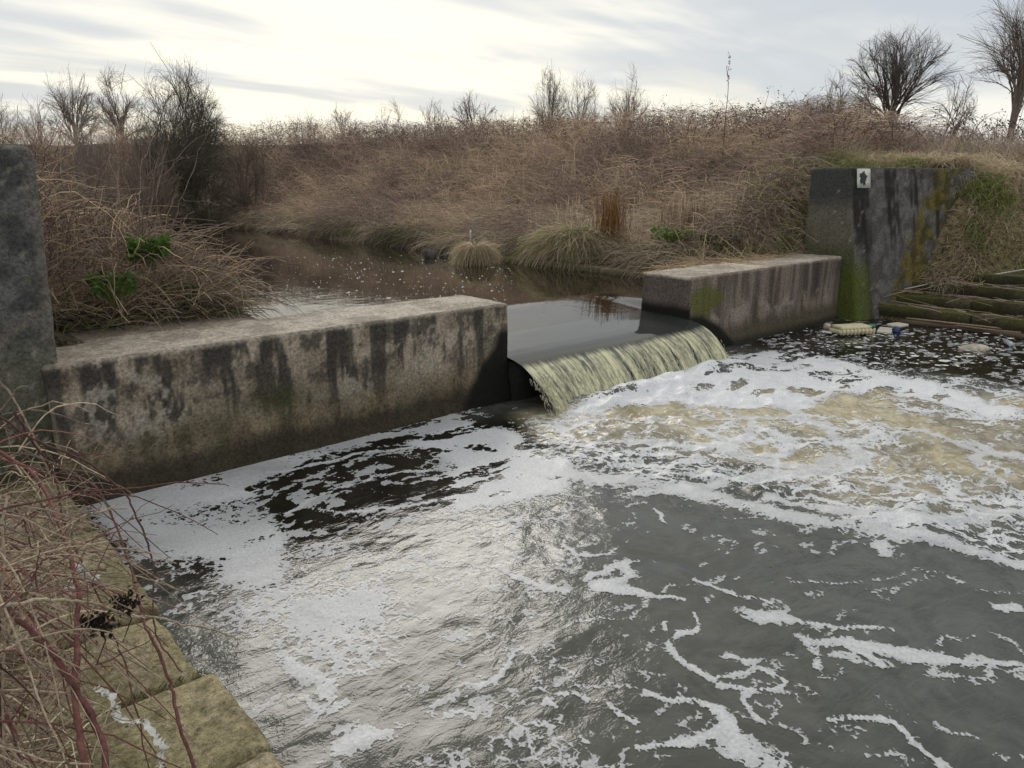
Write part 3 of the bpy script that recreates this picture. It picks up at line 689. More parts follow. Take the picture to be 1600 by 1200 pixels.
# ------------------------------------------------------------------ dressed stone: copings and steps
def stone_cols(V, seed, tone=0, moss=.4, zt=0.3):
    a, b, z = V.T
    n1 = fbm(a * 3 + seed, b * 3, z * 3, 4); n2 = fbm(a * 13, b * 13 + seed, z * 13, 4)
    c = lerp(np.array([.19, .160, .110]), np.array([.36, .31, .22]), ss(.5 * n1 + .5 * n2, .36, .62))
    c = lerp(c, np.array([.05, .043, .024]), ss(n2, .58, .72) * .7)
    c = lerp(c, np.array([.19, .18, .085]), ss(fbm(a * 2 + seed * 3, b * 2, None, 3), .47, .62) * moss)
    c = lerp(c, np.array([.38, .35, .27]), ss(fbm(a * 30, b * 30, z * 30, 2), .70, .78) * .6)
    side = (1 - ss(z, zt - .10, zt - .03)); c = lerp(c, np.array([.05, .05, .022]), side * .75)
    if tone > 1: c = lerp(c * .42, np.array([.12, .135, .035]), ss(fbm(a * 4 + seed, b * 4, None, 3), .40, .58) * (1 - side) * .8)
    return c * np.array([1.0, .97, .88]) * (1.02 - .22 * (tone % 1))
def slab(parent, a0, a1, b0, b1, z0, z1, res=.05, tone=0., moss=.4, amp=.012, r=.03, tilt=0., name='slab', slope=0.):
    V, Fq = rbox((a1 - a0, b1 - b0, z1 - z0), res, r, amp, 6, a0 * 3.1 + b0 * 7.7)
    base = np.array([(a0 + a1) / 2, (b0 + b1) / 2, z0]); V[:, 2] += V[:, 0] * tilt + V[:, 1] * slope
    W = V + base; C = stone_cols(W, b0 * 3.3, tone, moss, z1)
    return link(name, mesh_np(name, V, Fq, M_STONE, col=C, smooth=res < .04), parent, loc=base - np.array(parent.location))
cop = empty('stone_coping', (.5, 3, 0), 'worn sandstone coping slabs edging the pool in the left foreground', 'coping')
bj = np.array([-1.0, -.2, .5, 1.15, 1.78, 2.44, 3.08, 3.74, 4.38, 5.02, 5.62, 6.14])
for i in range(len(bj) - 1):
    n_ = bj[i] > 1.5
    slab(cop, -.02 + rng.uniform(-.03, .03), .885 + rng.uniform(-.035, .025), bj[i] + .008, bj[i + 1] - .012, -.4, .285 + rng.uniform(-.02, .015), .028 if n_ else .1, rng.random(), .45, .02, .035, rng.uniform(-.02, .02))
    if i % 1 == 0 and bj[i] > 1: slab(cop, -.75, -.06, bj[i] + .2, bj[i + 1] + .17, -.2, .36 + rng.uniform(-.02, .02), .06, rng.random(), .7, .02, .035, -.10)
n = 1500; jb = bj[rng.integers(3, len(bj) - 1, n)]; a = rng.uniform(-.05, .88, n); keep = fbm(a * 5, jb * 3.3, None, 2) > .52; a, jb = a[keep], jb[keep]; n = len(a)
P = np.stack([a, jb + rng.normal(0, .018, n), np.full(n, .272)], -1)
V, Fq, C = strands(P, np.stack([rng.normal(0, .6, n), rng.normal(0, .6, n), np.ones(n)], -1), rng.uniform(.012, .038, n), .3, 3, .0028, .001, np.array([(.10, .125, .03), (.16, .18, .05), (.07, .09, .03)])[rng.integers(0, 3, n)], 3)
link('moss', mesh_np('moss', V, Fq, M_LEAF, col=C), kind='stuff', label='green moss growing in the joints of the near coping', cat='moss')
stp = empty('stone_steps', (14.2, 3, 0), 'mossy stepped stone revetment below the right grass bank', 'steps')
for k, (a0, a1, z1) in enumerate([(13.82, 14.35, .26), (14.18, 14.75, .45), (14.55, 15.15, .64), (14.9, 15.6, .84)]):
    b = 6.0 - k * .1
    while b > -2.5:
        L_ = rng.uniform(1.1, 2.0)
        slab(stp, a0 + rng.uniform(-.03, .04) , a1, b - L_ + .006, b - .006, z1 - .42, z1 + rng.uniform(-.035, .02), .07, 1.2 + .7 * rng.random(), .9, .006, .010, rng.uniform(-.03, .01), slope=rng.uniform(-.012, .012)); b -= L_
cpr = empty('stone_coping', (11.8, 10, .4), 'flat stone coping slabs along the far bank above the weir', 'coping')
b = BB + .06
while b < 14.5:
    L_ = rng.uniform(.8, 1.3)
    off = .35 if b < 9.6 else 0
    slab(cpr, 11.2 + off * 0 + rng.uniform(-.05, .08), 12.1, b + .02, b + L_ - .03, .3, .75 - .008 * (b - 7) + rng.uniform(-.02, .02), .10, .3, .3, .015, .03, 0); b += L_
apr = empty('stone_apron', (12, 7.8, .5), 'paving slabs under straw between the right weir wall and bank', 'paving')
for i in range(3):
    for j in range(2):
        slab(apr, 10.35 + i * .95, 11.25 + i * .95, BB + .03 + j * .62 + i * .0, BB + .62 + j * .62, .3, .93 - .09 * j + rng.uniform(-.02, .02), .12, .2, .4, .015, .03)

# ------------------------------------------------------------------ thickets and grass
BROWN = [(.33, .256, .226), (.40, .315, .275), (.265, .205, .188), (.45, .365, .30), (.55, .465, .35)]
STRAW = [(.64, .53, .37), (.56, .455, .31), (.70, .60, .44), (.50, .405, .285), (.43, .35, .255)]
GREEN = [(.25, .30, .09), (.31, .35, .12), (.19, .25, .07), (.38, .38, .16)]
DARKG = [(.10, .115, .05), (.14, .15, .065), (.19, .175, .085)]
def spread(n, a, b, fa=None):
    a = np.asarray(a); return np.stack([a, b, terrain(a, b)], -1)
def rnd_dir(n, up, sa=1.0, lean=(0, 0)):
    return np.stack([rng.normal(lean[0], sa, n), rng.normal(lean[1], sa, n), np.full(n, up) * rng.uniform(.5, 1.3, n)], -1)
def stuff(name, parts, mat, label, cat):
    V, Fq, C = cat_m(parts); return link(name, mesh_np(name, V, Fq, mat, col=C, smooth=False), kind='stuff', label=label, cat=cat)

# far bank: bramble mass, arching
def bank_pts(n, e0, e1, b0=7.6, b1=46, pw=1.0):
    b = b0 + (b1 - b0) * rng.random(n) ** 1.35; e = e0 + (e1 - e0) * rng.random(n) ** pw
    a = edge_r(b) + e; return a, b, e
parts = []
n = 34000; a, b, e = bank_pts(n, .9, 13.0, 7.6, 48, 1.1); P = spread(n, a, b); hgt = (.60 + .85 * fbm(a * .5, b * .5, None, 3) + .35 * ss(e, 1, 4)) * (.68 + .32 * ss(b, 10, 18))
P[:, 2] -= .05
parts.append(strands(P, rnd_dir(n, 1.25, .62, (-.35, -.1)), hgt * rng.uniform(.8, 1.5, n), rng.uniform(.15, .75, n), 4, .0065, .003, palette(n, BROWN, .25), 2, .12))
n = 52000; a, b, e = bank_pts(n, .7, 12.5, 7.6, 48, 1.1); P = spread(n, a, b); hh_ = (.40 + .75 * fbm(a * .5, b * .5, None, 3) + .25 * ss(e, 1, 4)); P[:, 2] += hh_ * rng.random(n)
parts.append(strands(P, rnd_dir(n, .35, 1.0, (-.3, 0)), rng.uniform(.25, .75, n), rng.uniform(.0, .6, n), 3, .0055, .003, palette(n, BROWN + [(.24, .19, .13)], .28), 2, .15))
for q in parts:
    m_ = fbm(q[0][:, 0] * .55 + 9, q[0][:, 1] * .55, q[0][:, 2] * .8, 4); q[2][:] = q[2] * lerp(np.array([.62, .58, .60]), np.array([1.30, 1.22, 1.10]), ss(m_, .36, .64))
stuff('bramble_thicket', parts, M_STEM, 'wide brown bramble thicket covering the far bank of the river', 'brambles')
# flattened straw across the middle of the far bank
parts = []
n = 17000; a, b, e = bank_pts(n, .15, 3.2, 7.6, 40); P = spread(n, a, b); P[:, 2] += .10 + .40 * ss(e, 0, 2) * rng.random(n)
sw = np.sin(b * .55 + 1.3 * np.sin(b * .21)) * 1.2
D = np.stack([-.55 + .35 * rng.normal(0, 1, n), sw + .6 * rng.normal(0, 1, n), .15 + .35 * rng.random(n)], -1)
pc = palette(n, STRAW + BROWN[2:], .22); g = ss(fbm(a * .7, b * .7, None, 3), .5, .62) * (1 - ss(e, .5, 1.6)); pc = lerp(pc, palette(n, DARKG, .3), g)
parts.append(strands(P, D, rng.uniform(.5, 1.15, n), rng.uniform(.2, .65, n), 4, .0055, .0025, pc, 2, .08))
# fringe hanging over the water
n = 12000; b = 8.0 + 34 * rng.random(n) ** 1.5; b = b[(fbm(b * 1.1, b * 0 + 7, None, 3) + .25 * rng.random(n)) > .55]; n = len(b); a = edge_r(b) + rng.uniform(-.05, .9, n); P = spread(n, a, b); P[:, 2] += .12 + .3 * rng.random(n)
pc = palette(n, DARKG + STRAW[1:] + BROWN, .25); gg = ss(fbm(b * .8, b * 0 + 4, None, 2), .4, .6)[:, None]; pc = pc * (.80 - .35 * gg)  # fringe colour darkened in patches, painting in the shade under the bank
parts.append(strands(P, np.stack([-.8 + .6 * rng.normal(0, 1, n), .8 * rng.normal(0, 1, n) + np.sin(b * 2.1), .6 * rng.random(n)], -1), rng.uniform(.25, .95, n), rng.uniform(.5, 1.0, n), 4, .006, .0025, pc, 2, .06))
stuff('bank_straw', parts, M_STEM, 'flattened dead grass hanging over the far water edge', 'dead grass')

# grass on the right bank by the wing wall and downstream of it
parts = []
n = 60000; a = 13.4 + 9.6 * rng.random(n); b = -4 + 13.5 * rng.random(n)
ok = ~((a > A3 - .1) & (a < 16.3) & (b > 5.95 - (a - A3) * .35) & (b < 7.0 - (a - A3) * .35)) & ~((a < 15.35) & (b < 5.1)) & ~((a < 14.75) & (b < 5.95)) & ~((b > 7) & (a < 13.0)); a, b = a[ok], b[ok]; n = len(a); P = spread(n, a, b); P[:, 2] -= .02
gp = fbm(a * .8 + 40, b * .8, None, 3); tuf = fbm(a * 2.1 + 5, b * 2.1, None, 2)
pc = lerp(palette(n, STRAW, .2), palette(n, GREEN, .25), ss(gp + .12 * (rng.random(n) - .5), .49, .62))
top = ss(a, 17.2, 19)
L_ = (.14 + .42 * ss(tuf, .35, .7)) * (1 + .5 * top) * rng.uniform(.6, 1.3, n)
D = np.stack([-.75 + .3 * top + .45 * rng.normal(0, 1, n), .45 * rng.normal(0, 1, n), .75 + .5 * top + 0 * a], -1)
parts.append(strands(P, D, L_, rng.uniform(.4, 1.05, n) * (1 - .5 * top), 4, .0055, .002, pc, 2, .05))
n = 16000; a = 14.7 + 2.8 * rng.random(n); b = 4.6 + 2.6 * rng.random(n); sh_ = .35 * (a - A3); ok = (b < 5.75 - sh_) | (b > 6.75 - sh_) | (a > 15.9); a, b = a[ok], b[ok]; n = len(a); P = spread(n, a, b); P[:, 2] -= .01
pc = lerp(palette(n, STRAW, .2), palette(n, GREEN, .25), ss(fbm(a * 1.6, b * 1.6, None, 3), .54, .66))
parts.append(strands(P, np.stack([-.9 + .5 * rng.normal(0, 1, n), -.2 + .5 * rng.normal(0, 1, n), .6 + 0 * a], -1), rng.uniform(.15, .5, n), rng.uniform(.3, .9, n), 4, .0055, .002, pc, 2, .06))
stuff('bank_grass', parts, M_STEM, 'tussocky straw and green grass on the right bank', 'grass')
# upstream side by the wing wall: mixed weeds, dry stalks
parts = []
n = 22000; b = 7.3 + 6.5 * rng.random(n); a = edge_r(b) + .5 + 4.2 * rng.random(n); P = spread(n, a, b)
gp = fbm(a * .9 + 3, b * .9, None, 3); pc = lerp(palette(n, STRAW + BROWN[3:], .25), palette(n, GREEN, .25), ss(gp + .10 * ss(a, 12.5, 13.5) * (b < 9.5), .48, .60) * .85)
parts.append(strands(P, rnd_dir(n, 1.0, .55, (-.45, -.25)), rng.uniform(.25, .8, n), rng.uniform(.2, .9, n), 4, .0055, .002, pc, 2, .08))
n = 900; b = 8.2 + 6 * rng.random(n); a = edge_r(b) + .7 + 2.2 * rng.random(n); P = spread(n, a, b)
parts.append(strands(P, rnd_dir(n, 1.6, .22), rng.uniform(.6, 1.15, n), .08, 4, .006, .003, palette(n, STRAW[1:] + BROWN, .2), 2, .05))
stuff('bank_weeds', parts, M_STEM, 'tangled straw and weeds on the bank beside the wing wall', 'weeds')
# brambles behind the crest, right
parts = []
n = 22000; a = 18.3 + 6 * rng.random(n); b = -8 + 20 * rng.random(n); P = spread(n, a, b)
parts.append(strands(P, rnd_dir(n, 1.2, .6, (-.2, 0)), (.5 + .7 * ss(a, 18.3, 20.5)) * rng.uniform(.6, 1.3, n), rng.uniform(.1, .7, n), 4, .0065, .003, palette(n, BROWN, .25), 2, .12))
stuff('bramble_thicket', parts, M_STEM, 'brown bramble thicket along the crest behind the right grass bank', 'brambles')
# arching canes with clinging dead leaves on the skyline
parts = []; lp = []
n = 2000; b = -4 + 44 * rng.random(n); a = np.where(b > 7, edge_r(b) + 3.2 + 4.0 * ss(b, 8, 12) + 5.0 * rng.random(n), 19 + 4 * rng.random(n)); P = spread(n, a, b); P[:, 2] += .5
pth = stem_paths(P, rnd_dir(n, 1.3, .55), rng.uniform(.8, 1.7, n), rng.uniform(.25, .85, n), 8, .08)
parts.append(paths_mesh(pth, .0075, .003, palette(n, [(.10, .062, .055), (.13, .085, .07)], .25), 2))
m = 5; k = rng.integers(3, 9, (n, m)); lpnt = pth[np.arange(n)[:, None], k].reshape(-1, 3) + rng.normal(0, .05, (n * m, 3))
parts.append(leaf_quads(lpnt, rng.normal(0, 1, (n * m, 3)) + [0, 0, -.5], rng.uniform(.04, .085, n * m), rng.uniform(.014, .026, n * m), palette(n * m, [(.13, .09, .065), (.10, .08, .055), (.17, .12, .085)], .25)))
stuff('bramble_canes', parts, M_STEM, 'arching bramble canes with dead leaves along the skyline', 'brambles')

# left heap beyond the ledge: dense tangle
parts = []
def heap_pts(n):
    b = 7.35 + 9 * rng.random(n) ** 1.3; a = edge_l(b) + .55 - 6.2 * rng.random(n) ** 1.15
    ok = ~((a < 1.2) & (b < 7.4)); return a[ok], b[ok]
a, b = heap_pts(19000); n = len(a); P = spread(n, a, b); P[:, 2] = np.maximum(P[:, 2], np.where((b < 9.2) & (a < 2.9), ZT, 0)); el = edge_l(b) - a
hgt = .42 + 1.15 * ss(el, -.5, 1.9) + .35 * ss(el, 1.2, 2.2); P[:, 2] += hgt * rng.random(n) * .8
parts.append(strands(P, np.stack([.55 + .6 * rng.normal(0, 1, n), -.15 + .7 * rng.normal(0, 1, n), .4 + .6 * rng.random(n)], -1), rng.uniform(.3, .9, n), rng.uniform(.2, .9, n), 5, .0050, .0024, palette(n, BROWN + STRAW[2:], .28), 3, .12))
a, b = heap_pts(6500); n = len(a); P = spread(n, a, b); P[:, 2] = np.maximum(P[:, 2], np.where((b < 9.2) & (a < 2.9), ZT, 0))
gp = ss(fbm(a * 1.3, b * 1.3, None, 2), .42, .58); pc = lerp(palette(n, STRAW, .2), palette(n, GREEN + DARKG, .25), gp * .85)
parts.append(strands(P, rnd_dir(n, 1.1, .5, (.25, -.1)), rng.uniform(.2, .65, n), rng.uniform(.2, .8, n), 4, .0045, .002, pc, 2, .06))
stuff('bramble_thicket', parts, M_STEM, 'tangled heap of dead brambles beyond the left ledge', 'brambles')
parts = []
n = 330; b = 7.3 + 3.5 * rng.random(n); a = -2.6 + 3.4 * rng.random(n); P = spread(n, a, b); P[:, 2] = np.maximum(P[:, 2], 1.0) + .2
parts.append(strands(P, np.stack([.75 + .5 * rng.normal(0, 1, n), .1 + .6 * rng.normal(0, 1, n), 1.15 + .5 * rng.random(n)], -1), rng.uniform(1.1, 2.5, n), rng.uniform(.35, .95, n), 10, .0055, .0022, palette(n, [(.22, .15, .12), (.30, .22, .165), (.38, .30, .22), (.19, .12, .11)], .2), 4, .10))
n = 170; b = 7.5 + 3.0 * rng.random(n); a = .155 * b - .35 + 1.5 * rng.random(n) ** 1.4; P = np.stack([a, b, np.full(n, 1.6)], -1)
parts.append(strands(P, np.stack([.18 + .30 * rng.normal(0, 1, n), .1 + .4 * rng.normal(0, 1, n), 1.5 + 0 * a], -1), rng.uniform(1.1, 2.5, n), rng.uniform(.15, .6, n), 12, .0055, .0018, palette(n, [(.20, .14, .12), (.27, .20, .16), (.17, .11, .10)], .2), 4, .13))
stuff('bramble_canes', parts, M_CANE, 'long arching bramble canes rising behind the dark left wall', 'brambles')

parts = []
n = 12000; b = 15 + 27 * rng.random(n); a = edge_l(b) - 11 * rng.random(n); P = spread(n, a, b); P[:, 2] += .5 * rng.random(n)
parts.append(strands(P, rnd_dir(n, .9, .7), rng.uniform(.4, 1.1, n), rng.uniform(.1, .7, n), 4, .0075, .003, palette(n, BROWN + STRAW[3:], .25), 2, .12))
stuff('bramble_thicket', parts, M_STEM, 'distant low brown thicket at the left river bend', 'brambles')
# reeds / dry dock stalks: a clump one can point at
def clump(name, pos, n, h, spreadr, cols, label, cat, lean=.18, w=.005, mat=M_STEM, droop=.1):
    pos = np.asarray(pos, float); P = pos + np.c_[rng.normal(0, spreadr, (n, 2)), np.zeros(n)]
    V, Fq, C = strands(P, rnd_dir(n, 1.2, lean), h * rng.uniform(.6, 1.1, n), droop, 5, w, w * .45, palette(n, cols, .2), 3, .05)
    return rooted(name, V, Fq, mat, base=pos, col=C, label=label, cat=cat)
rp = on_a(955, 372, 12.5); clump('reed_clump', rp, 150, 1.05, .16, [(.40, .23, .10), (.33, .19, .09), (.45, .29, .14)], 'upright clump of orange dry stalks on the far bank', 'reeds', .12, .008)
rp = on_a(1075, 372, 13.2); clump('reed_clump', rp, 110, .9, .30, [(.36, .22, .11), (.30, .19, .11)], 'wider clump of rusty dry stalks above the right weir wall', 'reeds', .15, .007)

# the round tussock standing in the river, with a white stake
tp = on_z(744, 412, ZU); n = 1900
th_ = rng.uniform(0, 2 * math.pi, n); r_ = .16 * np.sqrt(rng.random(n)); P = tp + np.stack([np.cos(th_) * r_, np.sin(th_) * r_, .26 + .10 * (1 - r_ / .16)], -1)
tip_g = (rng.random(n) < .18)[:, None]; pc = np.where(tip_g, palette(n, [(.16, .18, .06), (.20, .20, .08)], .2), palette(n, STRAW, .2))
V, Fq, C = strands(P, np.stack([np.cos(th_ + rng.normal(0, .4, n)) * .75, np.sin(th_ + rng.normal(0, .4, n)) * .75, .55 + .5 * rng.random(n)], -1), rng.uniform(.3, .78, n), rng.uniform(.6, 1.6, n), 6, .005, .002, pc, 2, .09)
tus = empty('grass_tussock', tp, 'round straw tussock standing in the river by the far bank', 'tussock')
link('blades', mesh_np('blades', V - tp, Fq, M_STEM, col=C), tus)
V, Fq = rbox((.42, .42, .36), .06, .15, .02, 5); link('root_mound', mesh_np('root_mound', V - [0, 0, .04], Fq, M_EARTH, col=np.tile([.05, .04, .025], (len(V), 1))), tus)
M_WHITE = flat_mat('weathered_white', (.66, .66, .62), .6, .15); M_CREAM = flat_mat('polystyrene', (.66, .60, .40), .8, .15, 30)
V, Fq = rbox((.055, .03, .42), .05, .008, .002); o = link('marker_stake', mesh_np('marker_stake', V, Fq, M_WHITE), loc=on_a(735, 372, 11.6) + [0, 0, -.22], label='small white stake behind the round tussock', cat='stake'); o.rotation_euler = (.05, -.06, .4)

# big grassy hummock right of it
hp = on_z(880, 416, ZU); n = 5200; th_ = rng.uniform(0, 2 * math.pi, n); r_ = np.sqrt(rng.random(n)); P = hp + np.stack([.35 + np.cos(th_) * r_ * .55, .1 + np.sin(th_) * r_ * .85, .12 + .62 * np.sqrt(1 - .9 * r_ ** 2)], -1)
gp = (rng.random(n) < .22)[:, None]; pc = np.where(gp, palette(n, GREEN + [(.17, .20, .06)], .25), palette(n, STRAW + [(.22, .18, .14), (.28, .24, .19)], .22))
V, Fq, C = strands(P, np.stack([-.35 + np.cos(th_) * .7 + .3 * rng.normal(0, 1, n), np.sin(th_) * .7 + .65 * rng.normal(0, 1, n), .1 + .6 * rng.random(n)], -1), rng.uniform(.25, .9, n), rng.uniform(.3, 1.3, n), 5, .0055, .002, pc, 2, .14)
hum = empty('grass_hummock', hp, 'large drooping grass hummock on the far bank beside the tussock', 'hummock')
link('blades', mesh_np('blades', V - hp, Fq, M_STEM, col=C), hum)
V, Fq = rbox((1.2, 1.75, .75), .12, .36, .05, 3); link('root_mound', mesh_np('root_mound', V + [.38, .1, -.1], Fq, M_EARTH, col=np.tile([.05, .042, .028], (len(V), 1))), hum)
# rocks at the far edge
def rock(pos, size, label, seed):
    V, Fq = rbox(size, min(size) / 4, min(size) * .38, min(size) * .14, 2.2 / max(size), seed)
    C = lerp(np.array([.045, .042, .038]), np.array([.11, .10, .09]), ss(fbm(V[:, 0] * 12, V[:, 1] * 12, V[:, 2] * 12), .4, .6))
    o = link('rock', mesh_np('rock', V, Fq, M_STONE, col=C), loc=pos, label=label, cat='rock'); o.rotation_euler = (.1, .2, seed); return o
rock(on_z(671, 402, ZU) + [0, 0, -.08], (.36, .3, .25), 'dark rock breaking the river surface left of the tussock', 1.)
rock(on_z(698, 402, ZU) + [0, 0, -.05], (.30, .2, .12), 'flat pale rock touching the base of the round tussock', 2.2)

# green leafy plants
def leafy(pos, n, rad, hgt, label, cols=((.095, .20, .03), (.13, .25, .045), (.07, .15, .025)), size=.06, group=None):
    pos = np.asarray(pos, float); t_ = empty('leafy_plant', pos, label, 'plant', group)
    th = rng.uniform(0, 2 * math.pi, n); r = rad * np.sqrt(rng.random(n)); q = np.stack([np.cos(th) * r, np.sin(th) * r, hgt * (.35 + .65 * rng.random(n))], -1)
    V, Fq, C = leaf_quads(q, np.stack([np.cos(th), np.sin(th), .25 + .5 * rng.normal(0, 1, n)], -1), rng.uniform(.7, 1.3, n) * size, rng.uniform(.25, .42, n) * size, palette(n, cols, .2), .3)
    link('leaves', mesh_np('leaves', V, Fq, M_LEAF, col=C, smooth=False), t_)
    V, Fq, C = paths_mesh(np.stack([np.c_[q[:, :2] * .15, np.zeros(n)], q * [.6, .6, .75], q], 1), .003, .0015, palette(n, GREEN, .2), 3)
    link('stalks', mesh_np('stalks', V, Fq, M_LEAF, col=C), t_)
leafy(on_b(236, 418, 7.45), 300, .15, .26, 'bright green leafy plant high in the left bramble heap', size=.065)
leafy(on_b(322, 470, 8.75), 300, .20, .26, 'green leafy plant at the water end of the left heap')
leafy(on_b(280, 480, 7.9), 220, .22, .22, 'low green plant at the foot of the left heap above the ledge')
leafy(on_b(180, 478, 7.3), 200, .17, .28, 'darker green plant close to the dark left wall', ((.08, .15, .035), (.11, .19, .045)))
leafy(on_a(1052, 384, 12.4), 230, .42, .34, 'spreading green plant on the far bank above the weir wall', size=.085)
leafy(on_a(1130, 390, 12.5), 170, .40, .26, 'dark low green weeds left of the wing wall', ((.035, .06, .018), (.05, .08, .022)), .075)

# straw mat and driftwood on the right apron; sticks on left ledge
n = 1500; a = rng.uniform(10.6, 13.2, n); b = rng.uniform(BB - .1, 8.2, n); P = np.stack([a, b, ZT - .10 + .10 * rng.random(n) * (b > BB)], -1); P[:, 2] = np.where(b < BB + .05, ZT + .012, np.where(b < 7.7, .95, .88) + .10 * rng.random(n))
stuff('straw_mat', [strands(P, np.stack([rng.normal(0, 1, n), rng.normal(0, .5, n), rng.normal(0, .08, n)], -1), rng.uniform(.25, .8, n), .02, 3, .005, .003, palette(n, STRAW, .2), 3, .08)], M_STEM, 'loose straw washed up behind the right weir wall', 'straw')
n = 700; b = 7.2 + 1.8 * rng.random(n); a = 1.0 + (1.75 + .1 * (b - 7)) * rng.random(n) ** .8; b = np.maximum(b, 7.25 + .25 * (a < 2.2) + rng.random(n) * .2); P = np.stack([a, b, ZT + .01 + .12 * rng.random(n)], -1)
stuff('twig_litter', [strands(P, np.stack([rng.normal(.6, .7, n), rng.normal(0, .5, n), rng.normal(.03, .12, n)], -1), rng.uniform(.15, .6, n), .05, 4, .006, .003, palette(n, [(.16, .125, .09), (.24, .20, .15), (.10, .08, .06), (.30, .26, .20)], .25), 4, .16)], M_STEM, 'grey dead twigs piled along the back of the left ledge', 'twigs')

# ------------------------------------------------------------------ bare trees
def make_tree(name, base, hgt, width, label, n=(11, 7, 6, 3), r0=.12, cols=((.10, .08, .07),), twr=.012, low=.25, trunk_h=.12, seed=1, group=None, rough=.16):
    """limbs fan out from a short trunk to points of a dome; each level forks to neighbouring points"""
    g = np.random.default_rng(seed); base = np.asarray(base, float); hw = width / 2
    def dome(m, r0_, r1_):
        th = g.uniform(0, 2 * math.pi, m); c = g.uniform(.0, 1, m); sn = np.sqrt(1 - c * c); r = g.uniform(r0_, r1_, m)
        return np.stack([np.cos(th) * sn * hw * r, np.sin(th) * sn * hw * r, hgt * (low + (1 - low) * c * r)], -1)
    def clipd(t):
        q = np.stack([t[:, 0] / hw, t[:, 1] / hw, np.maximum(t[:, 2] / hgt - low, 0) / (1 - low)], -1); r = np.linalg.norm(q, axis=1); k = np.where(r > 1, g.uniform(.72, 1.06, len(r)) / np.maximum(r, 1e-6), 1)
        t = t.copy(); t[:, :2] *= k[:, None]; t[:, 2] = np.where(r > 1, hgt * (low + (t[:, 2] / hgt - low) * k), t[:, 2]); return t
    def bez(s0, tip, tan, m=6):
        d = np.linalg.norm(tip - s0, axis=1, keepdims=True); c = s0 + tan * d * .5; u = np.linspace(0, 1, m + 1)[None, :, None]
        P = s0[:, None] * (1 - u) ** 2 + c[:, None] * 2 * u * (1 - u) + tip[:, None] * u * u
        j_ = np.cumsum(g.normal(0, 1, P.shape), 1); j_ -= j_[:, :1]; return P + j_ * d[:, None] * .009
    m = n[0]; tips = dome(m, .80, 1.0); st = np.c_[g.normal(0, .015 if trunk_h > .05 else .22, (m, 2)) * hw, hgt * trunk_h * g.uniform(.2, 1, m)]
    lv = bez(st, tips, unit(np.c_[tips[:, :2] * .35, np.full(m, hgt * .5)])); rad = np.full(m, r0 * .38)
    trunk = [(np.array([[0, 0, -.1], [0, 0, hgt * trunk_h * .35], [0, 0, hgt * trunk_h * .7], [0, 0, hgt * trunk_h], [0, 0, hgt * trunk_h * 1.3], [0, 0, hgt * trunk_h * 1.5], [0, 0, hgt * trunk_h * 1.7]])[None], np.array([r0]), np.array([r0 * .5]))]
    trunk.append((lv, rad, np.full(m, twr))); crown = []; sp_ = .34
    for k in n[1:]:
        M_ = len(lv); f = g.uniform(.12, .80, (M_, k)); idx = np.repeat(np.arange(M_), k); f = f.ravel(); i = np.minimum((f * 6).astype(int), 5); fr = (f * 6 - i)[:, None]
        s0 = lv[idx, i] * (1 - fr) + lv[idx, i + 1] * fr; tan = unit(unit(lv[idx, i + 1] - lv[idx, i]) + unit(g.normal(0, 1, (len(idx), 3))) * .35); tip0 = lv[idx, -1]
        L_ = np.linalg.norm(tip0 - s0, axis=1, keepdims=True); tip = s0 + (tip0 - s0) * g.uniform(.75, 1.15, (len(idx), 1)) + np.array([0, 0, .02 * hgt]) + g.normal(0, 1, (len(idx), 3)) * np.array([1, 1, .7]) * (sp_ * L_ + rough * sp_ * hw * .3)
        tip = clipd(tip); tip[:, 2] = np.maximum(tip[:, 2], s0[:, 2] - .05 * hgt)
        lv = bez(s0, tip, tan); rad = np.maximum(rad[idx] * (1 - .6 * f) * .55, twr); crown.append((lv, rad, np.maximum(rad * .35, twr * .55)))
    t_ = empty(name, base, label, 'bush' if 'bush' in name else 'tree', group); c = np.array(cols)
    for nm, L_, sd in (('trunk', trunk, 6), ('crown', crown, 3)):
        ps = [paths_mesh(A, ra_, rb_, c[g.integers(0, len(c), len(A))] * g.uniform(.8, 1.2, (len(A), 1)), sd) for A, ra_, rb_ in L_]
        V, Fq, C = cat_m(ps); link(nm, mesh_np(nm, V, Fq, M_BARK, col=C), t_)
    return t_
def tree_at(px0, px1, ytop, ybase, d, name='bare_tree', **kw):
    c = at_d((px0 + px1) / 2, ybase, d); top = at_d((px0 + px1) / 2, ytop, d); zg = float(terrain(c[0], c[1])); w_ = np.linalg.norm(at_d(px1, ybase, d) - at_d(px0, ybase, d))
    make_tree(name, (c[0], c[1], zg - .1), (top[2] - zg) * 1.06, w_ * 1.12, **kw)
DK = ((.13, .108, .095), (.17, .14, .122)); PL = ((.25, .21, .185), (.30, .255, .225)); MD = ((.17, .135, .115), (.21, .17, .14))
tree_at(1300, 1490, 40, 168, 42, label='rounded bare tree on the skyline above the wing wall', n=(15, 7, 6, 3), r0=.16, cols=DK, twr=.0038, low=.36, trunk_h=.30, seed=3)
tree_at(1482, 1690, -70, 168, 40, label='tall pale bare tree cut by the right edge', n=(10, 7, 6, 3), r0=.15, cols=MD, twr=0.0042, low=.36, trunk_h=.30, seed=11)
tree_at(1250, 1345, 108, 168, 38, name='thorn_bush', label='low dark bush at the left foot of the rounded tree', n=(9, 5, 4, 2), r0=.08, cols=DK, twr=0.0056, low=.12, trunk_h=.03, seed=13)
tree_at(1455, 1530, 95, 160, 38, name='thorn_bush', label='thin low bush between the rounded and the tall right tree', n=(8, 5, 4, 2), r0=.07, cols=MD, twr=0.0050, low=.12, trunk_h=.03, seed=14)
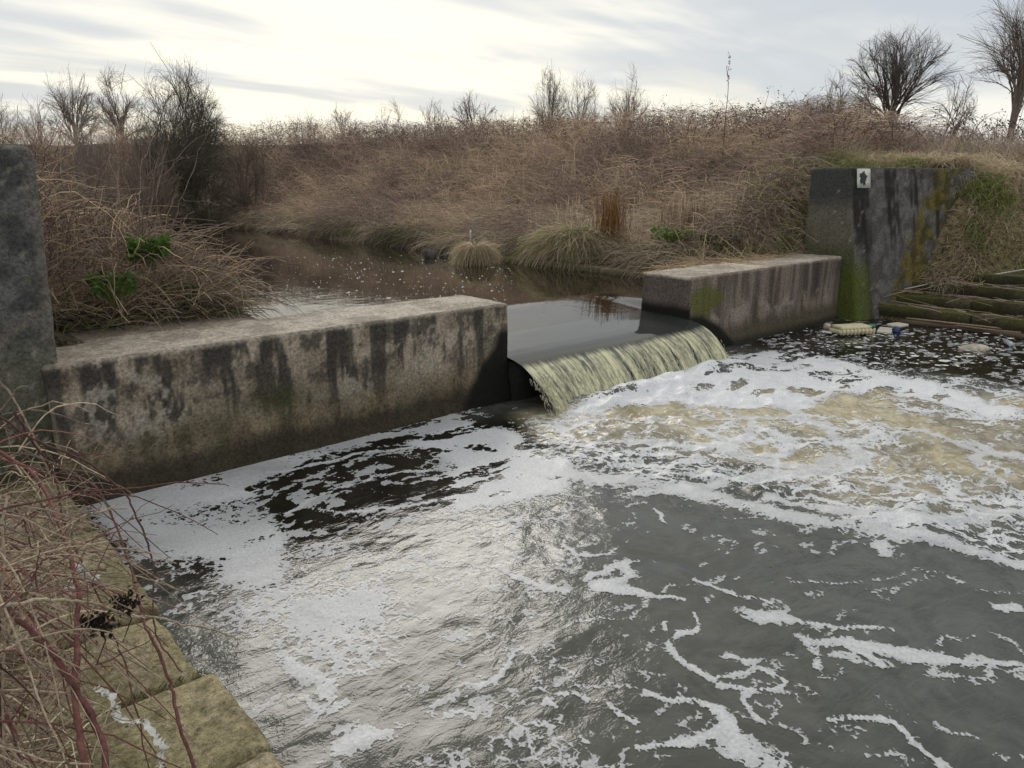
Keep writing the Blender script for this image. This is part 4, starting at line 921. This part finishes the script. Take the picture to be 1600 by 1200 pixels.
tree_at(820, 896, 104, 178, 75, label='bare tree left of a pair above the middle of the thicket', n=(12, 6, 5, 3), r0=.16, cols=PL, twr=0.0087, low=.36, trunk_h=.30, seed=21)
tree_at(872, 940, 107, 178, 78, label='narrower bare tree right of a pair above the middle thicket', n=(10, 6, 5, 3), r0=.16, cols=PL, twr=0.0087, low=.36, trunk_h=.30, seed=22)
tree_at(942, 1014, 99, 172, 72, label='lone upright bare tree between the pair and the tall weed stalk', n=(9, 6, 5, 3), r0=.16, cols=PL, twr=0.0081, low=.36, trunk_h=.30, seed=23)
tree_at(700, 780, 140, 185, 60, label='low bare tree poking out of the thicket left of the pair', n=(9, 5, 4, 2), r0=.12, cols=MD, twr=0.0081, low=.36, trunk_h=.30, seed=24)
tree_at(505, 570, 159, 197, 70, label='small bare tree at the low middle of the skyline', n=(8, 5, 4, 2), r0=.12, cols=MD, twr=0.0093, low=.36, trunk_h=.30, seed=25)
tree_at(580, 655, 155, 195, 85, label='faint small bare tree between two low skyline trees', n=(8, 5, 4, 2), r0=.12, cols=PL, twr=0.0105, low=.36, trunk_h=.30, seed=26)
tree_at(640, 715, 156, 192, 95, label='faint wide bare tree beside the low thicket tree', n=(9, 5, 4, 2), r0=.12, cols=PL, twr=0.0118, low=.36, trunk_h=.30, seed=27)
tree_at(440, 510, 172, 205, 100, label='faintest low bare tree left of the small skyline tree', n=(9, 5, 4, 2), r0=.12, cols=PL, twr=0.0124, low=.36, trunk_h=.30, seed=28)
tree_at(70, 166, 101, 215, 70, label='pale bare tree at the left, beyond the dark bush', n=(12, 7, 5, 3), r0=.16, cols=PL, twr=0.0068, low=.36, trunk_h=.30, seed=31)
tree_at(150, 235, 104, 215, 74, label='pale bare tree between the left tree and dark bush', n=(12, 7, 5, 3), r0=.16, cols=PL, twr=0.0074, low=.36, trunk_h=.30, seed=32)
for i, (x0, x1, yt, lb) in enumerate([(-40, 45, 148, 'distant faint bare tree at the left edge of the skyline'), (20, 95, 146, 'distant faint bare tree beside the pale left tree')]):
    tree_at(x0, x1, yt, 220, 110, label=lb, n=(9, 5, 4, 2), r0=.16, cols=PL, twr=0.0124, low=.48, seed=41 + i)
tree_at(200, 390, 96, 330, 33, name='thorn_bush', label='big dark thorn bush at the bend of the river', n=(46, 8, 6, 3), r0=.12, cols=((.12, .10, .085), (.16, .135, .11), (.12, .12, .08)), twr=0.0046, low=.12, trunk_h=.03, seed=51, rough=.4)
tree_at(140, 300, 168, 325, 30, name='thorn_bush', label='lower brown thorn bush left of the big dark bush', n=(19, 6, 4, 2), r0=.1, cols=((.20, .155, .12), (.25, .20, .15)), twr=0.0043, low=.12, trunk_h=.03, seed=52, rough=.4)
tree_at(80, 190, 178, 300, 38, name='thorn_bush', label='greyish bare bush at the far left bend', n=(18, 6, 4, 2), r0=.1, cols=((.24, .20, .18), (.28, .24, .20)), twr=0.0056, low=.12, trunk_h=.03, seed=53, rough=.4)
tree_at(330, 450, 205, 345, 34, name='thorn_bush', label='low dark scrub right of the big bush above the water', n=(18, 6, 4, 2), r0=.1, cols=((.17, .13, .105), (.21, .165, .125)), twr=0.0056, low=.12, trunk_h=.03, seed=54, rough=.4)
# tall dock stalk breaking the skyline
sp = at_d(1133, 190, 22); V, Fq, C = tube([sp + [0, 0, -1.2], sp, sp + [.03, 0, .9], at_d(1135, 103, 22)], .012, .006, 5, (.13, .09, .07), 4)
n = 60; q = sp + np.c_[rng.normal(0, .02, n), rng.normal(0, .02, n), rng.uniform(.9, 1.75, n)]
l = leaf_quads(q, rng.normal(0, 1, (n, 3)) + [0, 0, 1.], .05, .012, palette(n, [(.15, .10, .07)]))
Vj, Fj, Cj = cat_m([(V, Fq, C), l]); rooted('weed_stalk', Vj, Fj, M_STEM, base=sp + [0, 0, -1.2], col=Cj, label='single tall seeding stalk above the bramble skyline', cat='stalk')

# ------------------------------------------------------------------ litter and driftwood on the right
def thing_box(name, px, py, size, mat, label, cat, z=0., rot=0., r=.01, amp=.003, tilt=(0, 0)):
    V, Fq = rbox(size, max(min(size) / 3, .02), r, amp, 9, px); o = link(name, mesh_np(name, V, Fq, mat), loc=on_z(px, py, 0.02) * [1, 1, 0] + [0, 0, z], label=label, cat=cat); o.rotation_euler = (*tilt, rot); return o
# ribbed foam crate fragment
cr_ = empty('foam_crate', on_z(1330, 520, 0.02), 'cream ribbed polystyrene crate floating by the right weir wall', 'crate'); cr_.rotation_euler = (0, 0, -.5)
V, Fq = rbox((.62, .34, .07), .06, .012, .004); crate_b = link('base', mesh_np('base', V, Fq, M_CREAM), cr_)
for i in range(9):
    V, Fq = rbox((.035, .03, .10), .05, .006, .001); link('rib', mesh_np('rib', V, Fq, M_CREAM), crate_b, loc=(-.28 + i * .07, -.18, .0))
V, Fq = rbox((.56, .28, .05), .06, .012, .004); link('rim', mesh_np('rim', V, Fq, M_CREAM), cr_, loc=(.01, .03, .075))
M_PALE = flat_mat('pale_board', (.60, .56, .46), .7, .15); M_BLUE = flat_mat('blue_plastic', (.010, .035, .14), .35, .1); M_TEAL = flat_mat('green_plastic', (.08, .22, .17), .4, .15)
M_PINK = flat_mat('faded_carton', (.55, .46, .38), .7, .35, 14); M_CLEAR = flat_mat('cloudy_plastic', (.52, .56, .58), .25, .2); M_BROWNW = flat_mat('dirty_white_plastic', (.46, .40, .32), .5, .35, 8); M_ORANGE = flat_mat('orange_plastic', (.5, .16, .05), .4)
thing_box('foam_board', 1383, 517, (.42, .22, .05), M_PALE, 'flat cream board floating right of the ribbed crate', 'board', 0., .3, .015)
thing_box('foam_board', 1402, 512, (.30, .22, .05), M_PALE, 'cream board lying on top behind the blue ball', 'board', .04, -.2, .015)
thing_box('carton', 1291, 512, (.16, .12, .10), M_PINK, 'faded crumpled carton against the right weir wall', 'carton', -.01, .5, .02, .012, (.2, .1))
thing_box('plastic_tub', 1362, 511, (.14, .11, .07), M_TEAL, 'small green plastic tub beside the ribbed crate', 'tub', .0, .2, .025, .004)
def blob(name, px, py, size, mat, label, cat, z=0., rot=0.):
    u, v = np.meshgrid(np.linspace(0, 2 * math.pi, 17)[:-1], np.linspace(.05, math.pi - .05, 9), indexing='ij')
    V = np.stack([np.cos(u) * np.sin(v), np.sin(u) * np.sin(v), np.cos(v)], -1)
    V = V * (1 + .16 * (fbm(V[..., 0] * 2 + px, V[..., 1] * 2, V[..., 2] * 2) - .5) * (size[0] != size[1]))[..., None] * np.array(size)
    Fq = grid_faces(16, 9); i = np.arange(16 * 9).reshape(16, 9); Fq = np.concatenate([Fq, np.stack([i[-1, :-1], i[0, :-1], i[0, 1:], i[-1, 1:]], -1)])
    o = link(name, mesh_np(name, V.reshape(-1, 3), Fq, mat), loc=on_z(px, py, .02) * [1, 1, 0] + [0, 0, z], label=label, cat=cat); o.rotation_euler = (0, 0, rot); return o
blob('ball', 1400, 518, (.072, .072, .072), M_BLUE, 'dark blue ball floating against the cream boards', 'ball', .03)
blob('plastic_bag', 1522, 545, (.26, .13, .075), M_BROWNW, 'dirty white bloated bag floating in the dark water', 'bag', .02, -.5)
o = blob('plastic_bag', 1598, 519, (.16, .10, .08), M_CLEAR, 'pale cloudy bag at the right edge by the reeds', 'bag', .05, .4)
bt = empty('plastic_bottle', on_z(1574, 537, .02), 'clear plastic bottle with orange cap floating at far right', 'bottle')
V, Fq, C = tube([(-.13, 0, .02), (-.12, 0, .02), (.05, 0, .02), (.09, 0, .02), (.12, 0, .02)], .04, .04, 10); k = V[:, 0] > .07; V[k, 1:] = (V[k, 1:] - [0, .02]) * .45 + [0, .02]; bottle_b = link('body', mesh_np('body', V, Fq, M_CLEAR), bt)
V, Fq, C = tube([(.12, 0, .02), (.15, 0, .02)], .022, .022, 8); link('cap', mesh_np('cap', V, Fq, M_ORANGE), bottle_b)
bt.rotation_euler = (0, 0, .6)
def pole(name, pts, r, col, label, cat, z=.03, r1=None, mat=M_CANE):
    P = np.array([on_z(x, y, zz_) for x, y, zz_ in pts]); V, Fq, C = tube(P, r, r1, 6, col, 4); return rooted(name, V, Fq, mat, col=C, label=label, cat=cat)
pole('drift_log', [(1405, 503, .03), (1500, 512, .03), (1640, 533, .03)], .055, (.12, .085, .055), 'long brown half sunk log along the foot of the steps', 'log')
pole('drift_reed', [(1416, 497, .10), (1500, 506, .10), (1600, 517, .10)], .016, (.36, .27, .17), 'long pale reed lying on the half sunk log', 'reed')
pole('drift_reed', [(1330, 461, .30), (1390, 470, .30), (1450, 479, .30)], .014, (.30, .22, .15), 'long reed stem on the second step by the wing wall', 'reed')
pole('drift_reed', [(1440, 500, .06), (1520, 512, .07), (1595, 520, .08)], .018, (.26, .19, .13), 'darker reed stem beside the pale one on the log', 'reed')
n = 130; b = rng.uniform(2.5, 6., n); k = rng.integers(0, 3, n); a = np.array([13.86, 14.22, 14.6])[k] + rng.uniform(0, .28, n); P = np.stack([a, b, np.array([.27, .46, .65])[k] + .02], -1)
stuff('reed_litter', [strands(P, np.stack([rng.normal(0, .25, n), rng.normal(0, 1, n), rng.normal(0, .05, n)], -1), rng.uniform(.2, .9, n), .02, 3, .007, .004, palette(n, STRAW + BROWN, .2), 3, .05)], M_STEM, 'stranded reed stems scattered over the mossy steps', 'reeds')
pole('drift_branch', [(1412, 452, .5), (1440, 446, .58), (1475, 437, .68), (1490, 433, .74), (1510, 432, .72)], .014, (.50, .47, .42), 'bleached forked branch lying on the mossy steps', 'branch', r1=.006)
pole('drift_branch', [(1443, 432, .72), (1462, 420, .84), (1488, 406, .98)], .009, (.33, .27, .20), 'thin brown branch leaning up from the steps to grass', 'branch', r1=.005)
pole('plastic_strip', [(1545, 431, .80), (1560, 428, .84), (1600, 421, .92), (1640, 414, .98)], .016, (.55, .53, .50), 'pale twisted plastic strip caught on the upper step', 'plastic', r1=.009)

# flecks of foam on still water
def flecks(name, P, size, label):
    n = len(P); k = 7; th = np.linspace(0, 2 * math.pi, k, endpoint=False)[None] ; r = size[:, None] * rng.uniform(.6, 1.2, (n, k)); st = rng.uniform(1, 2.0, n)[:, None]; an = rng.uniform(0, 6, n)[:, None]
    x = np.cos(th) * r * st; y = np.sin(th) * r; V = np.stack([P[:, :1] + x * np.cos(an) - y * np.sin(an), P[:, 1:2] + x * np.sin(an) + y * np.cos(an), np.repeat(P[:, 2:3], k, 1) + .004], -1)
    V = np.concatenate([V, (P + [0, 0, .012])[:, None]], 1).reshape(-1, 3); b_ = np.arange(n)[:, None] * (k + 1)
    Fq = np.concatenate([b_ + np.array([[k, i, (i + 1) % k]]) for i in range(k)]); link(name, mesh_np(name, V, Fq, M_WHITE), kind='stuff', label=label, cat='foam')
n = 420; x = rng.uniform(345, 800, n); y = 395 + 75 * rng.random(n) ** .8; P = on_z(x, y, ZU); ok = (P[:, 0] > 3.2) & (P[:, 0] < 11.3); P = P[ok]
flecks('foam_flecks', P, np.exp(rng.normal(-4.9, .45, len(P))), 'tiny white foam flecks drifting on the still upper river')
n = 260; x = rng.uniform(1200, 1620, n); y = rng.uniform(515, 575, n); P = on_z(x, y, 0) + [0, 0, .02]; P = P[(P[:, 0] < 13.75) & (P[:, 1] < 6.0)]
flecks('foam_flecks', P, np.exp(rng.normal(-4.0, .5, len(P))), 'small foam flecks on the dark water by the steps')

# ------------------------------------------------------------------ foreground brambles, lower left
RED = [(.15, .060, .055), (.19, .078, .066), (.115, .052, .046)]; DRY = [(.36, .285, .20), (.46, .37, .26), (.29, .22, .165), (.22, .16, .13)]
def cane(pts, r, col, r1=None): return tube(np.array([at_d(x, y, d) for x, y, d in pts]), r, r1 if r1 else r * .5, 6, col, 6)
def cane_thing(pts, r, col, label, r1=None, thorns=26, name='bramble_cane'):
    P = np.array([at_d(x, y, d) for x, y, d in pts]); t_ = empty(name, P[0], label, 'bramble cane', 'prominent bramble canes in the foreground')
    V, Fq, C = tube(P, r, r1 or r * .45, 7, col, 8); kk = np.cumsum(rng.normal(0, .0028, (len(V[:-2]) // 7, 3)), 0); kk -= np.linspace(0, 1, len(kk))[:, None] * kk[-1]; V[:-2] += np.repeat(kk, 7, 0); V += rng.normal(0, r * .08, V.shape); link('stem', mesh_np('stem', V - P[0], Fq, M_CANE, col=C), t_)
    s = V[:-2].reshape(-1, 7, 3).mean(1); k = rng.integers(1, len(s) - 2, thorns); d = rng.normal(0, 1, (thorns, 3)); 
    V, Fq, C = strands(s[k] - P[0], d, rng.uniform(.010, .018, thorns), .1, 2, r * .35, .0004, np.array(col) * 1.1, 3, 0.02); link('thorns', mesh_np('thorns', V, Fq, M_CANE, col=C), t_, kind='stuff'); return t_
cane_thing([(330, 1260, 2.2), (285, 1150, 2.35), (270, 1080, 2.5), (245, 1010, 2.6), (225, 960, 2.75), (205, 870, 3.0), (150, 760, 3.3), (60, 735, 3.5), (-20, 700, 3.6)], .0065, RED[0], 'thick red bramble cane arching from the wall foot to bottom')
cane_thing([(150, 1260, 2.0), (120, 1110, 2.2), (118, 1000, 2.4), (120, 900, 2.6), (105, 830, 2.8), (60, 740, 3.1), (-30, 690, 3.3)], .010, RED[1], 'stout upright crimson cane through the middle of the brambles', .005)
cane_thing([(175, 1260, 2.0), (140, 1130, 2.2), (100, 1050, 2.3), (50, 980, 2.4), (0, 930, 2.5), (-60, 860, 2.6)], .010, RED[0], 'thick purple red cane slanting down from the left edge', .007)
cane_thing([(-30, 945, 2.1), (60, 945, 2.15), (130, 945, 2.25), (200, 958, 2.4), (270, 962, 2.5), (330, 978, 2.6), (375, 1000, 2.65)], .0060, (.40, .33, .24), 'pale dry horizontal cane reaching out over the water', .0025)
cane_thing([(-20, 640, 3.2), (40, 680, 3.25), (130, 720, 3.3), (190, 770, 3.3), (215, 820, 3.25), (235, 890, 3.2), (243, 960, 3.1), (255, 1010, 3.0), (285, 1050, 2.9)], .0048, (.12, .06, .055), 'long thin dark cane looping over the foam to the slabs', .003)
cane_thing([(130, 895, 2.9), (200, 896, 3.0), (250, 908, 3.05), (292, 926, 3.1)], .0032, (.42, .35, .24), 'short pale cane end above the black water gap', .002, 10)
cane_thing([(20, 640, 3.4), (62, 710, 3.4), (85, 760, 3.35), (105, 830, 3.2), (140, 900, 3.0), (170, 960, 2.9), (195, 1030, 2.7), (215, 1120, 2.5), (240, 1220, 2.3)], .0050, RED[2], 'slender dark red cane falling from the wall to the slabs')
cane_thing([(-20, 570, 3.5), (20, 620, 3.5), (55, 690, 3.45), (75, 740, 3.4), (100, 810, 3.3), (130, 870, 3.1)], .0050, (.30, .23, .18), 'pale straight cane crossing the dark left wall')
parts = []
n = 300
P = at_d(rng.uniform(-120, 120, n), rng.uniform(640, 1250, n), rng.uniform(2.0, 3.9, n)); g_ = terrain(P[:, 0], P[:, 1]); ok = (P[:, 2] > .3) & (P[:, 2] < 1.5); P = P[ok]; n = len(P)
right = np.array([CY, -SY, 0]); fwd = np.array([SY, CY, 0])
D = right[None] * rng.uniform(.1, 1.0, n)[:, None] + fwd[None] * rng.normal(-.1, .5, n)[:, None] + np.array([0, 0, 1])[None] * rng.normal(.15, .5, n)[:, None]
parts.append(strands(P - right * .2, D, rng.uniform(.3, .9, n), rng.uniform(.2, 1.0, n), 10, .0042, .0018, palette(n, RED + DRY + DRY, .22), 5, .10))
n = 800; P = at_d(rng.uniform(-150, 150, n) + 0, rng.uniform(640, 1260, n), rng.uniform(2.2, 3.9, n)); P[:, 2] = np.clip(P[:, 2], .35, 1.3); ok = (P[:, 0] < .62) ; P = P[ok]; n = len(P)
parts.append(strands(P, rng.normal(0, 1, (n, 3)) * [1, 1, .8], rng.uniform(.08, .35, n), rng.uniform(0, .5, n), 5, .0022, .0009, palette(n, DRY + DRY + RED, .25), 4, .14))
n = 1300; a = rng.uniform(-1.2, .35, n); b = rng.uniform(1.4, 6., n); P = np.stack([a, b, .34 + .12 * rng.random(n)], -1)
parts.append(strands(P, rng.normal(0, 1, (n, 3)) * [1, 1, .25], rng.uniform(.1, .4, n), .1, 4, .003, .0015, palette(n, DRY + STRAW, .25), 3, .12))
n = 420; q_ = parts[0][0]; q_ = q_[rng.integers(0, len(q_), n)]
parts.append(leaf_quads(q_, rng.normal(0, 1, (n, 3)) + [0, 0, -.4], rng.uniform(.010, .030, n), rng.uniform(.003, .009, n), palette(n, [(.20, .13, .08), (.13, .09, .06), (.28, .22, .12), (.12, .15, .05)], .25), .5))
n = 900; a = rng.uniform(-1.0, .45, n); b = rng.uniform(1.6, 6., n); P = np.stack([a, b, np.where(a > -.04, .315, .40) + .01 * rng.random(n)], -1); P = P[(rng.random(n) < 1 - ss(a, -.1, .45))]; n = len(P)
parts.append(leaf_quads(P, rng.normal(0, 1, (n, 3)) * [1, 1, .2], rng.uniform(.015, .05, n), rng.uniform(.005, .014, n), palette(n, [(.22, .16, .10), (.14, .10, .07), (.32, .25, .16)], .25), .4))
stuff('bramble_thicket', parts, M_CANE, 'tangle of red and dry bramble stems in the lower left foreground', 'brambles')
# withered flower heads
for (x, y, d, lb) in [(196, 943, 2.42, 'upper withered black flower head on the pale cane'), (155, 974, 2.30, 'lower withered black flower head left of the slabs')]:
    c = at_d(x, y, d); n = 130; q = c + rng.normal(0, .020, (n, 3)) * [1, 1, .7]
    V, Fq, C = leaf_quads(q, rng.normal(0, 1, (n, 3)), rng.uniform(.012, .028, n), rng.uniform(.003, .007, n), palette(n, [(.018, .014, .012), (.035, .026, .02)], .3), .5)
    V2, F2, C2 = tube([c, c + [.01, .0, -.06], c + [-.02, .02, -.14]], .0025, .002, 4, (.10, .08, .06)); Vj, Fj, Cj = cat_m([(V, Fq, C), (V2, F2, C2)]); rooted('seed_head', Vj, Fj, M_STEM, base=c, col=Cj, smooth=False, label=lb, cat='seed head')
# torn white plastic caught in the brambles
for (pts, lb) in [([(113, 925, 2.8), (130, 905, 2.85), (150, 900, 2.9)], 'scrap of torn white plastic near the water in the brambles'), ([(150, 1075, 2.5), (180, 1100, 2.45), (210, 1130, 2.4), (240, 1170, 2.35), (255, 1215, 2.3)], 'long ragged strip of white plastic across the lower brambles')]:
    q = np.array([at_d(x, y, d) for x, y, d in pts]); m = 90; tt_ = np.linspace(0, 1, m); c = np.stack([np.interp(tt_, np.linspace(0, 1, len(q)), q[:, i]) for i in range(3)], -1)
    jj = np.cumsum(rng.normal(0, .004, (m, 3)), 0); jj -= np.linspace(0, 1, m)[:, None] * jj[-1]; w_ = .006 + .018 * fbm(np.arange(m) * .35, np.zeros(m) + len(pts)); V = np.stack([c + jj + rng.normal(0, .0022, (m, 3)) + np.array([k * .8, k * .2, .3 * abs(k)]) * w_[:, None] for k in (-1, -.4, .2, .9)], 1).reshape(-1, 3)
    rooted('plastic_scrap', V, grid_faces(m, 4)[rng.random((m - 1) * 3) > .22], M_WHITE, label=lb, cat='plastic')
